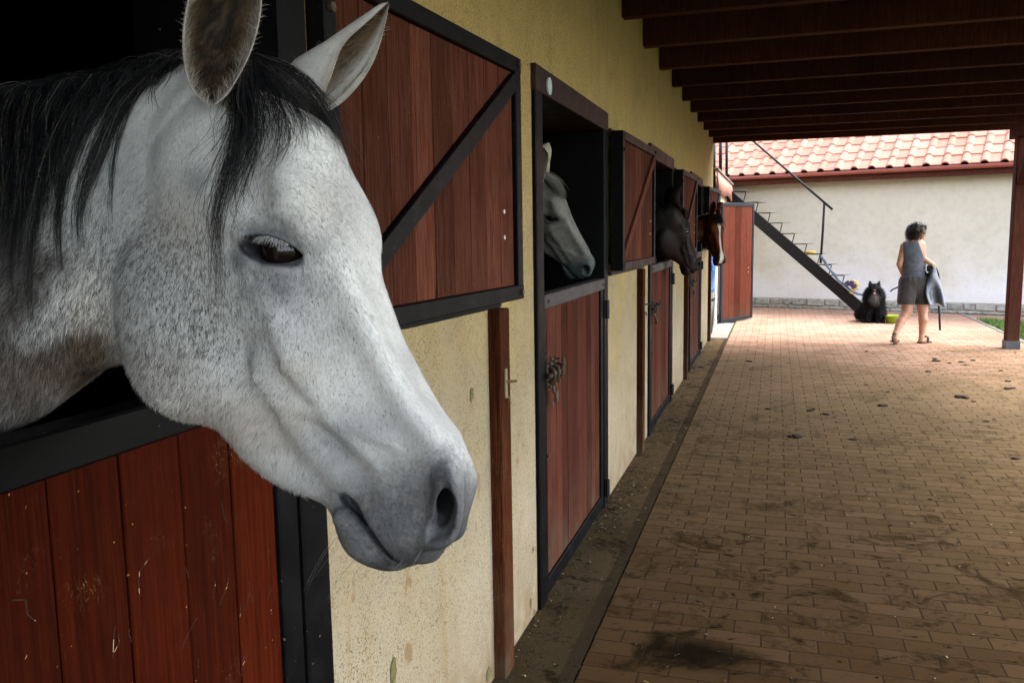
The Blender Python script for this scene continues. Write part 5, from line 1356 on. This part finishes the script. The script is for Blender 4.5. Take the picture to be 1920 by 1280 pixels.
# ------------------------------------------------------------------ droppings and litter on the paving
M_DUNG = mat_plain('dark_dung', (.020, .015, .009), .95, .4, 60)
def clod(s, seed):
    bm = bmesh.new(); bmesh.ops.create_icosphere(bm, subdivisions=3, radius=s)
    V = np.array([v.co for v in bm.verts]); n = fbm(V + seed * 3.1, 1.6 / s, seed, 3)
    for v, k in zip(bm.verts, n): v.co *= 1 + .75 * k; v.co.z = max(v.co.z * .42, -.15 * s) + .15 * s
    me = bpy.data.meshes.new('dung_clod'); bm.to_mesh(me); bm.free()
    for p in me.polygons: p.use_smooth = True
    me.materials.append(M_DUNG); return me
CL = [clod(1., k) for k in range(6)]
for k, (u, v, s) in enumerate(((1493, 819, .085), (1485, 819, .05), (1655, 761, .075), (1550, 777, .05), (1520, 770, .05), (1525, 767, .03), (1600, 824, .045), (1800, 745, .085), (1812, 747, .05), (1825, 753, .035), (1890, 729, .07), (1898, 728, .05), (1905, 860, .05),
        (1755, 677, .07), (1753, 673, .05), (1740, 697, .05), (1780, 681, .04), (1802, 679, .05), (1810, 684, .04), (1825, 676, .05), (1890, 715, .05), (1877, 695, .04), (1625, 659, .04), (1665, 735, .03), (1296.7, 691, .085), (1314, 689, .06), (1320, 690, .04), (1405, 678, .06),
        (1440, 767, .04), (1403, 677, .035), (1310, 1127, .014), (1266, 1122, .011), (1191, 1207, .016), (1083, 1250, .020), (1795, 982, .012), (1850, 790, .03), (1745, 936, .02), (1670, 985, .016), (1797, 1017, .012), (1170, 787, .012), (1193, 886, .016), (1210, 868, .012), (1160, 905, .013), (1225, 795, .02))):
    p = ground(u, v); o = bpy.data.objects.new('dung_clod', CL[k % 6]); COL.objects.link(o); o.location = (p[0], p[1], .002); o.rotation_euler = (0, 0, k * 1.7); o.scale = (s * .62, s * .5, s * .36)
    tagged(o, 'dark clod of horse dung trodden onto the paving', 'dung', 'dung clods scattered on the paving')
def litter():
    r = np.random.default_rng(17); P = []; V = []; F = []; n = 0
    def flake(x, y, L, wd, a, z=.003):
        nonlocal n
        c, s = math.cos(a), math.sin(a); q = [(-L, -wd), (L, -wd * .6), (L * .9, wd), (-L * .8, wd * .8)]
        V.extend([(x + c * i - s * j, y + s * i + c * j, z + r.random() * .004) for i, j in q]); F.append((n, n + 1, n + 2, n + 3)); n += 4
    for _ in range(900):                                   # along the foot of the wall
        y = r.uniform(1.4, 12.4); x = WX + .01 + abs(r.normal()) * .07; flake(x, y, r.uniform(.004, .016), r.uniform(.001, .005), r.random() * 6.3, .008)
    for _ in range(2600):
        y = 1.4 + r.random() ** 1.3 * 11; x = r.uniform(-.88, 3.0); flake(x, y, r.uniform(.003, .010) * (1 + .15 * y), r.uniform(.0010, .004) * (1 + .1 * y), r.random() * 6.3)
    for cx, cy in ((-.80, 5.2), (-.78, 7.6), (-.82, 4.5), (-.70, 6.6), (-.75, 8.4), (-.5, 7.0)):
        for _ in range(110): flake(cx + r.normal() * .07, cy + r.normal() * .25, r.uniform(.004, .016), r.uniform(.002, .007), r.random() * 6.3, .007)
    for _ in range(46):                                     # wisps caught on the first door and planks
        y, z = r.uniform(.6, 1.3), r.uniform(.15, 1.1); L = r.uniform(.006, .028); a0 = r.normal() * .5 + 1.57; c0, s0 = math.cos(a0), math.sin(a0); x = WX + .0225; wd = .0007
        q = [(-1, 0), (-.3, .12 * r.normal()), (.4, .15 * r.normal()), (1, .3 * r.normal())]
        pts_ = [(y + L * (c0 * i - s0 * j), z + L * (s0 * i + c0 * j)) for i, j in q]
        for (ya, za), (yb, zb) in zip(pts_[:-1], pts_[1:]):
            ny, nz = -(zb - za), yb - ya; l = math.hypot(ny, nz) or 1; ny, nz = ny / l * wd, nz / l * wd
            V.extend([(x, ya - ny, za - nz), (x, yb - ny, zb - nz), (x, yb + ny, zb + nz), (x, ya + ny, za + nz)]); F.append((n, n + 1, n + 2, n + 3)); n += 4
    me = bpy.data.meshes.new('straw_litter'); me.from_pydata(V, [], F); me.update()
    m, N, L, b = new_mat('litter', .95, .1); g = G(m); t = g.noise(g.geo(), 55, 1)
    g.color(g.mix(g.ramp(t, .58, .66), (.020, .015, .010), (.26, .20, .10))); o = link('straw_litter', me, m); tagged(o, 'dark crumbs and bits of straw strewn along the stable wall and paving', 'litter', None, 'stuff')
litter()
# ------------------------------------------------------------------ grass beyond the post
def grass():
    r = np.random.default_rng(23); N = 42000
    x = 3.22 + r.random(N) ** 1.5 * 5.5; y = r.uniform(9.2, 17.2, N)
    lim = np.array([3.20 + .0 * yy for yy in y]); ok = (y < FA[1] + (x - FA[0]) * FD[1] / FD[0] - 1.15)
    x, y = x[ok], y[ok]; N = len(x); h = r.uniform(.03, .10, N); a = r.random(N) * 6.3; w_ = r.uniform(.004, .009, N)
    dx, dy = np.cos(a) * w_, np.sin(a) * w_; lx, ly = r.normal(size=(2, N)) * .03
    z0 = np.full(N, -.012)
    V = np.stack([np.stack([x - dx, y - dy, z0], 1), np.stack([x + dx, y + dy, z0], 1), np.stack([x + lx, y + ly, h], 1)], 1).reshape(-1, 3)
    me = np_mesh('lawn_grass', V, np.arange(3 * N).reshape(-1, 3), False); C = np.stack([r.uniform(.05, .12, N), r.uniform(.10, .19, N), r.uniform(.018, .04, N)], 1); set_color(me, 'tint', np.repeat(C, 3, axis=0))
    o = link('lawn_grass', me, hair_material('grass_blades', None, .6, .2)); tagged(o, 'short green lawn grass beyond the canopy post', 'grass', None, 'stuff')
grass()
kb = MB(); kb.box((3.165, 9.0, -.05), (3.215, 16.9, .012), .004); o = kb.build('lawn_kerb', M_SLAB); tagged(o, kind='structure')
# pavement in front of the far wall right of the lawn
P0 = np.array([FA[0], FA[1], 0]) + np.array([FD[0], FD[1], 0]) * 3.2
ps = MB(); A1 = P0 + FNV * .04; B1 = A1 + np.array([FD[0], FD[1], 0]) * 10; ps.add([tuple(A1 + FNV * 1.0 + np.array([0, 0, .0005 - .004])), tuple(B1 + FNV * 1.0 + np.array([0, 0, -.0035])), tuple(B1 + np.array([0, 0, -.0035])), tuple(A1 + np.array([0, 0, -.0035]))], [(0, 1, 2, 3)])
tagged(ps.build('far_pavement', M_PAVE), kind='structure')
# ------------------------------------------------------------------ short coat hair of the near horse
def eye_in(l):
    a, b = eye_uv(l); return (np.sqrt((a / 1.36)**2 + ((b + .0030) / .50)**2) < .0305)
def near_fur():
    r = np.random.default_rng(31)
    V, F = V1w, F1
    q = proj(V[F].mean(1)); n, A = normals_of(V, F)
    c = V[F].mean(1); vis = (((CAM - c) * n).sum(1) > -.25 * np.linalg.norm(CAM - c, axis=1)) & (q[:, 0] > -260)
    F = F[vis]; kd_c = C1; kd_s = S1
    L = L1
    def local_of(P): return P1.local(P)
    def flow(P, nn):
        l = local_of(P); u, v = proj(P)[:, 0], proj(P)[:, 1]
        face = np.clip((l[:, 2] + .16) / .08, 0, 1)[:, None]
        cheek = (P1.R @ np.array([.55, 0, -.9]))[None]; nose = (P1.R @ np.array([1., 0, -.15]))[None]
        neck = (-CU * 1. - CR * .35)[None]
        f = nose * face + cheek * (1 - face)
        nk = np.clip((210 - u) / 60, 0, 1)[:, None]
        f = f * (1 - nk) + neck * nk
        w = np.stack([fbm(P, 9, 40), fbm(P, 9, 41), fbm(P, 9, 42)], 1)
        return f + w * .7
    def length(P):
        l = local_of(P); u = proj(P)[:, 0]
        a = .006 + .006 * np.clip((-l[:, 2] - .10) / .15, 0, 1); a = np.where(l[:, 0] > .44, .0035, a)
        return np.where(u < 200, .014, a)
    # colour and speck looked up from the nearest skin vertex through the face it grows from
    key = {}
    idx = r.choice(len(F), 150000, p=(A[vis] / A[vis].sum()))
    w = r.dirichlet(np.ones(4), len(idx)); P = (V[F[idx]] * w[..., None]).sum(1); nn = n[vis][idx]
    Cc = (kd_c[F[idx]] * w[..., None]).sum(1); Ss = (kd_s[F[idx]] * w).sum(1)
    l = local_of(P); skip = eye_in(l) | ((l[:, 0] > .50) & (r.random(len(P)) < .75)) | ((l[:, 0] > .515) & (np.abs(l[:, 2] + .066) < .035))
    P, nn, Cc, Ss = P[~skip], nn[~skip], Cc[~skip], Ss[~skip]; N = len(P)
    fl = flow(P, nn) + r.normal(size=(N, 3)) * .22; fl -= (fl * nn).sum(1)[:, None] * nn; fl /= np.linalg.norm(fl, axis=1)[:, None]
    Ln = length(P) * r.uniform(.6, 1.3, N); s = np.cross(fl, nn); wd = np.where(proj(P)[:, 0] < 200, .00055, .00045)[:, None] * r.uniform(.7, 1.3, (N, 1)) * .5
    lf = r.uniform(.06, .26, N)
    tip = P + fl * Ln[:, None] + nn * (Ln * lf)[:, None]; mid = P + fl * (Ln * .5)[:, None] + nn * (Ln * lf * .8)[:, None]; P0 = P - nn * .0004
    VV = np.stack([P0 - s * wd, P0 + s * wd, mid + s * wd * .8, mid - s * wd * .8, tip], 1).reshape(-1, 3); b = np.arange(N) * 5
    clus = fbm(P * np.array([1, 1, .55]), 230, 51, 2)
    dark = (clus + .22 * r.normal(size=N) > .35 - .40 * Ss) & (r.random(N) < .25 + .75 * Ss)
    un = (proj(P)[:, 0] < 205)[:, None]; C = Cc * np.where(un, r.uniform(.25, 1.6, (N, 1)), r.uniform(.72, 1.22, (N, 1))); C[dark] = C[dark] * r.uniform(.16, .48, (dark.sum(), 1)) + np.array([.012, .009, .007])
    me = np_mesh('coat', VV, [np.stack([b, b + 1, b + 2, b + 3], 1), np.stack([b + 3, b + 2, b + 4], 1)]); set_color(me, 'tint', np.repeat(np.clip(C, .006, .8), 5, axis=0))
    child('coat', me, M_FUR, HORSE1)
    # soft hair inside and on the rims of the ears
    S = []; Cq = []
    for R, N2 in ((RN, 2600), (RF, 1500)):
        Ve, Fe, inner, rim, tt = ear_mesh(R); ne, Ae = normals_of(Ve, Fe)
        fi = inner[Fe].mean(1); ft = tt[Fe].mean(1); fr_ = rim[Fe].mean(1)
        pr_ = Ae * (.25 + 1.4 * (fi > .02) + 1.2 * (fr_ > .8)) * (1.2 - .6 * ft); i = r.choice(len(Fe), N2, p=pr_ / pr_.sum())
        base = Ve[Fe[i]].mean(1); up = np.array([x / np.linalg.norm(x) for x in (R[-1].mean(0) - R[0].mean(0))[None]])[0]
        mid = (R[:, 0].mean(0) + R[:, 1].mean(0)) / 2; inn = mid[None] - base; inn /= np.linalg.norm(inn, axis=1)[:, None]
        out = np.where((fi[i] > .02)[:, None], inn, ne[i]); t = np.linspace(0, 1, 6)[None, :, None]; ln = (r.uniform(.004, .011, N2) * np.where(fi[i] > .02, 1., .5))[:, None, None]
        d = up[None] * 1.0 + out * np.where(fi[i] > .02, .45, .22)[:, None] + r.normal(size=(N2, 3)) * .28
        S.append(base[:, None] + d[:, None] * ln * t + (CR * .004)[None, None] * r.normal(size=(N2, 1, 1)) * t * t)
        c = np.where((fi[i] > .5)[:, None], np.array([.075, .047, .026]), np.array([.24, .215, .185])) * r.uniform(.3, 1.5, (N2, 1)); Cq.append(c)
    S = np.concatenate(S); child('ear_hair', strands_mesh('ear_hair', S, taper(len(S), 6, .00020, r), C=np.concatenate(Cq)), M_FUR, HORSE1)
    # whiskers on chin and muzzle
    S = []
    for k in range(46):
        lx, ly, lz = [(r.uniform(.50, .58), r.uniform(-.03, .02), -.205), (r.uniform(.53, .585), r.uniform(-.05, -.02), r.uniform(-.14, -.09))][int(k > 26)]
        p = WARP1(P1.world(np.array([[lx, ly, lz]])))[0]; d = P1.R @ np.array([.25 + .3 * r.normal(), -.35 + .4 * r.normal(), -1.]); d /= np.linalg.norm(d); ln = r.uniform(.025, .065); t = np.linspace(0, 1, 7)[:, None]
        S.append(p + d * ln * t - np.array([0, 0, 1]) * ln * .4 * t * t)
    S = np.array(S); child('whiskers', strands_mesh('whiskers', S, taper(len(S), 7, .00016, r), C=np.tile(r.uniform(.08, .3, (len(S), 1)), (1, 3))), M_HAIR, HORSE1)
near_fur()
# ------------------------------------------------------------------ the three horses farther along
EARL = P1.local(RN.reshape(-1, 3)).reshape(RN.shape)
EARL = EARL + (np.array([.0, -.062, -.005]) - EARL[1].mean(0)) * np.array([1, 1, 1.])
def coat_generic(L, base, muzzle, extra=None):
    x, Y, z = L[:, 0], np.abs(L[:, 1]), L[:, 2]; n = fbm(L, 18, 2); C = np.tile(np.array(base), (len(L), 1)) * (1 + .6 * n + .5 * fbm(L, 70, 12))[:, None]
    m = sstep(.47, .56, x + .3 * (-z) + .02 * n); C = mixc(C, muzzle, m * .9)
    a = (x - EYE_C[0]) * EYE_A[0] + (z - EYE_C[2]) * EYE_A[1]; b = (x - EYE_C[0]) * EYE_B[0] + (z - EYE_C[2]) * EYE_B[1]
    C = mixc(C, (.02, .02, .02), sstep(.05, .025, np.sqrt((a / 1.35)**2 + (b / .9)**2)) * (Y > .03) * .85)
    dn = np.sqrt(((x - .547) / 1.25)**2 + (z + .066)**2); C = mixc(C, (.008, .008, .008), sstep(.026, .014, dn) * (Y < .075))
    zm = np.interp(x, [.45, .48, .52, .56, .61], [-.176, -.173, -.168, -.160, -.148]); C = mixc(C, (.008, .008, .008), np.exp(-((z - zm) / .006)**2) * (x > .466))
    if extra: C = extra(C, L, n)
    return np.clip(C, .004, .7)
def far_horse(camM, T, chest, base, muzzle, label, mat, extra=None, hairc=(.010, .010, .011), s=1., h=.006, nhair=420, earc=None):
    pose = HeadPose(np.stack([CR, CU, -CF], 1) @ np.array(camM), np.array(T), s)
    up0 = pose.R @ np.array([-1., 0, .45]); c0 = pose.world([.03, 0, -.07]); c1 = pose.world([-.005, 0, -.155]); chest = np.array(chest)
    c2 = c1 * .5 + chest * .5 + np.array([0, 0, .05]); Z = np.array([0, 0, 1.])
    nk = Neck([(c0, up0, .06, .045), (c1, up0, .125, .056), (c2, (up0 + 1.4 * Z) / 2, .175, .085), (chest, Z, .27, .16), (chest + np.array([-.6, 0, -.04]), Z, .32, .26), (chest + np.array([-1.2, 0, -.02]), Z, .33, .28)])
    fld = HorseField(pose, nk); pts = np.array([pose.world([x, y, z]) for x in (-.1, .65) for y in (-.15, .15) for z in (-.42, .12)] + [chest + np.array([-1.3, 0, 0]), chest + np.array([0, .3, -.38]), chest - np.array([1.3, .32, .38])])
    V, F = surface_nets(fld, pts.min(0) - .03, pts.max(0) + .03, h); V = smooth_mesh(V, F, 1); L = pose.local(V)
    C = coat_generic(L, base, muzzle, extra); vs, fs, cs = [V], [F], [C]; b = len(V)
    for sg in (1, -1):
        E = EARL.copy(); E[..., 1] *= sg; R = pose.world(E.reshape(-1, 3)).reshape(E.shape)
        if sg < 0: R = R[:, [1, 0, 2]]
        Ve, Fe, inner, rim, tt = ear_mesh(R, 24, 14); Ce = np.tile(np.array(earc or base), (len(Ve), 1)); Ce = mixc(Ce, tuple(.35 * k for k in (earc or base)), sstep(.4, .9, inner) * .9)
        vs.append(Ve); fs.append(Fe + b); cs.append(Ce); b += len(Ve)
    V, F, C = np.concatenate(vs), np.concatenate(fs), np.concatenate(cs)
    o = horse_object('horse', V, F, C, np.full(len(V), .12), mat, label)
    for sg in (-1, 1): child('eye', eyeball_mesh(pose.world([EYE_C[0], sg * EYE_C[1], EYE_C[2]]), (EYE_R - .0008) * s), M_EYE, o)
    r = np.random.default_rng(int(abs(T[1]) * 10)); S = []
    for k in range(nhair):                                        # forelock
        t = np.linspace(0, 1, 9); y0 = r.normal() * .018; y1 = y0 + r.normal() * .03; ln = r.uniform(.08, .20)
        x = -.025 + ln * t; z = np.interp(x, [-.03, .02, .06, .10, .15, .2], [.0, .022, .034, .042, .040, .036]) + .006 * r.random() + .012 * np.sin(np.pi * t); S.append(pose.world(np.stack([x, y0 + (y1 - y0) * t, z], 1)))
    for k in range(nhair * 2):                                    # mane on the neck's crest
        q = r.random(); i = int(10 + q * 75); sd_ = 1 if r.random() < .5 else -1; c = nk.C[i] + nk.U[i] * nk.h[i] * .98; t = np.linspace(0, 1, 9)[:, None]; ln = r.uniform(.08, .2)
        S.append(c + nk.U[i] * .02 * np.sin(np.pi * t) + nk.S[i] * sd_ * (.02 + nk.w[i] * .8 * np.minimum(1, t * 1.4)) - nk.U[i] * ln * t ** 1.3 + r.normal(size=3) * .006)
    S = np.array(S); v = r.uniform(.6, 1.6, (len(S), 1)); me = strands_mesh('mane', S, taper(len(S), 9, .0012, r), C=v * np.array(hairc)); child('mane', me, M_HAIR, o)
    return o, pose
def bay_marks(C, L, n):
    x, y, z = L[:, 0], L[:, 1], L[:, 2]
    w = np.interp(x, [.10, .13, .16, .20, .26, .32, .40, .46, .52, .58], [.0, .020, .022, .012, .008, .010, .009, .011, .022, .022]) + .003 * n
    m = sstep(.004, -.004, np.abs(y - .006 * np.sin(x * 9)) - w) * (z > -.10); C = mixc(C, (.55, .47, .40), m * .95)
    C = mixc(C, (.012, .008, .006), sstep(.0, -.08, x) * .8); return C
M_COATD = skin_material('dark_brown_coat', .5, (.006, .004, .003), .1, .05)
M_COATB = skin_material('chestnut_coat', .42, (.05, .02, .008), .1)
M_COATG = skin_material('soft_grey_coat', .6, (.10, .095, .09), .12)
far_horse([[0.5769, 0.2508, 0.7774], [-0.7761, 0.465, 0.4259], [-0.2546, -0.8491, 0.4629]], [-1.1503, 4.2437, 1.8214], (-1.95, 4.05, 1.18), (.10, .098, .090), (.028, .040, .042), 'pale grey horse half hidden by the second door frame, muzzle above its half door', M_COATG, None, (.12, .115, .10), earc=(.26, .24, .19), s=.95)  # coat colour lowered to carry the shade inside the stall
far_horse([[0.4766, -0.609, 0.634], [-0.6957, 0.1796, 0.6955], [-0.5374, -0.7725, -0.3381]], [-0.8026, 7.0263, 1.73], (-1.75, 6.95, 1.15), (.0085, .0042, .0023), (.009, .006, .0045), 'dark brown horse looking away from its stall, third in the row', M_COATD, None, (.006, .005, .005))
far_horse([[0.0533, 0.9707, 0.2341], [-0.8836, -0.0633, 0.4638], [0.4651, -0.2316, 0.8544]], [-0.6933, 10.3382, 1.7094], (-1.65, 10.25, 1.15), (.070, .019, .005), (.020, .010, .007), 'chestnut horse with a narrow white blaze facing out, farthest of the row', M_COATB, bay_marks, (.010, .007, .006))
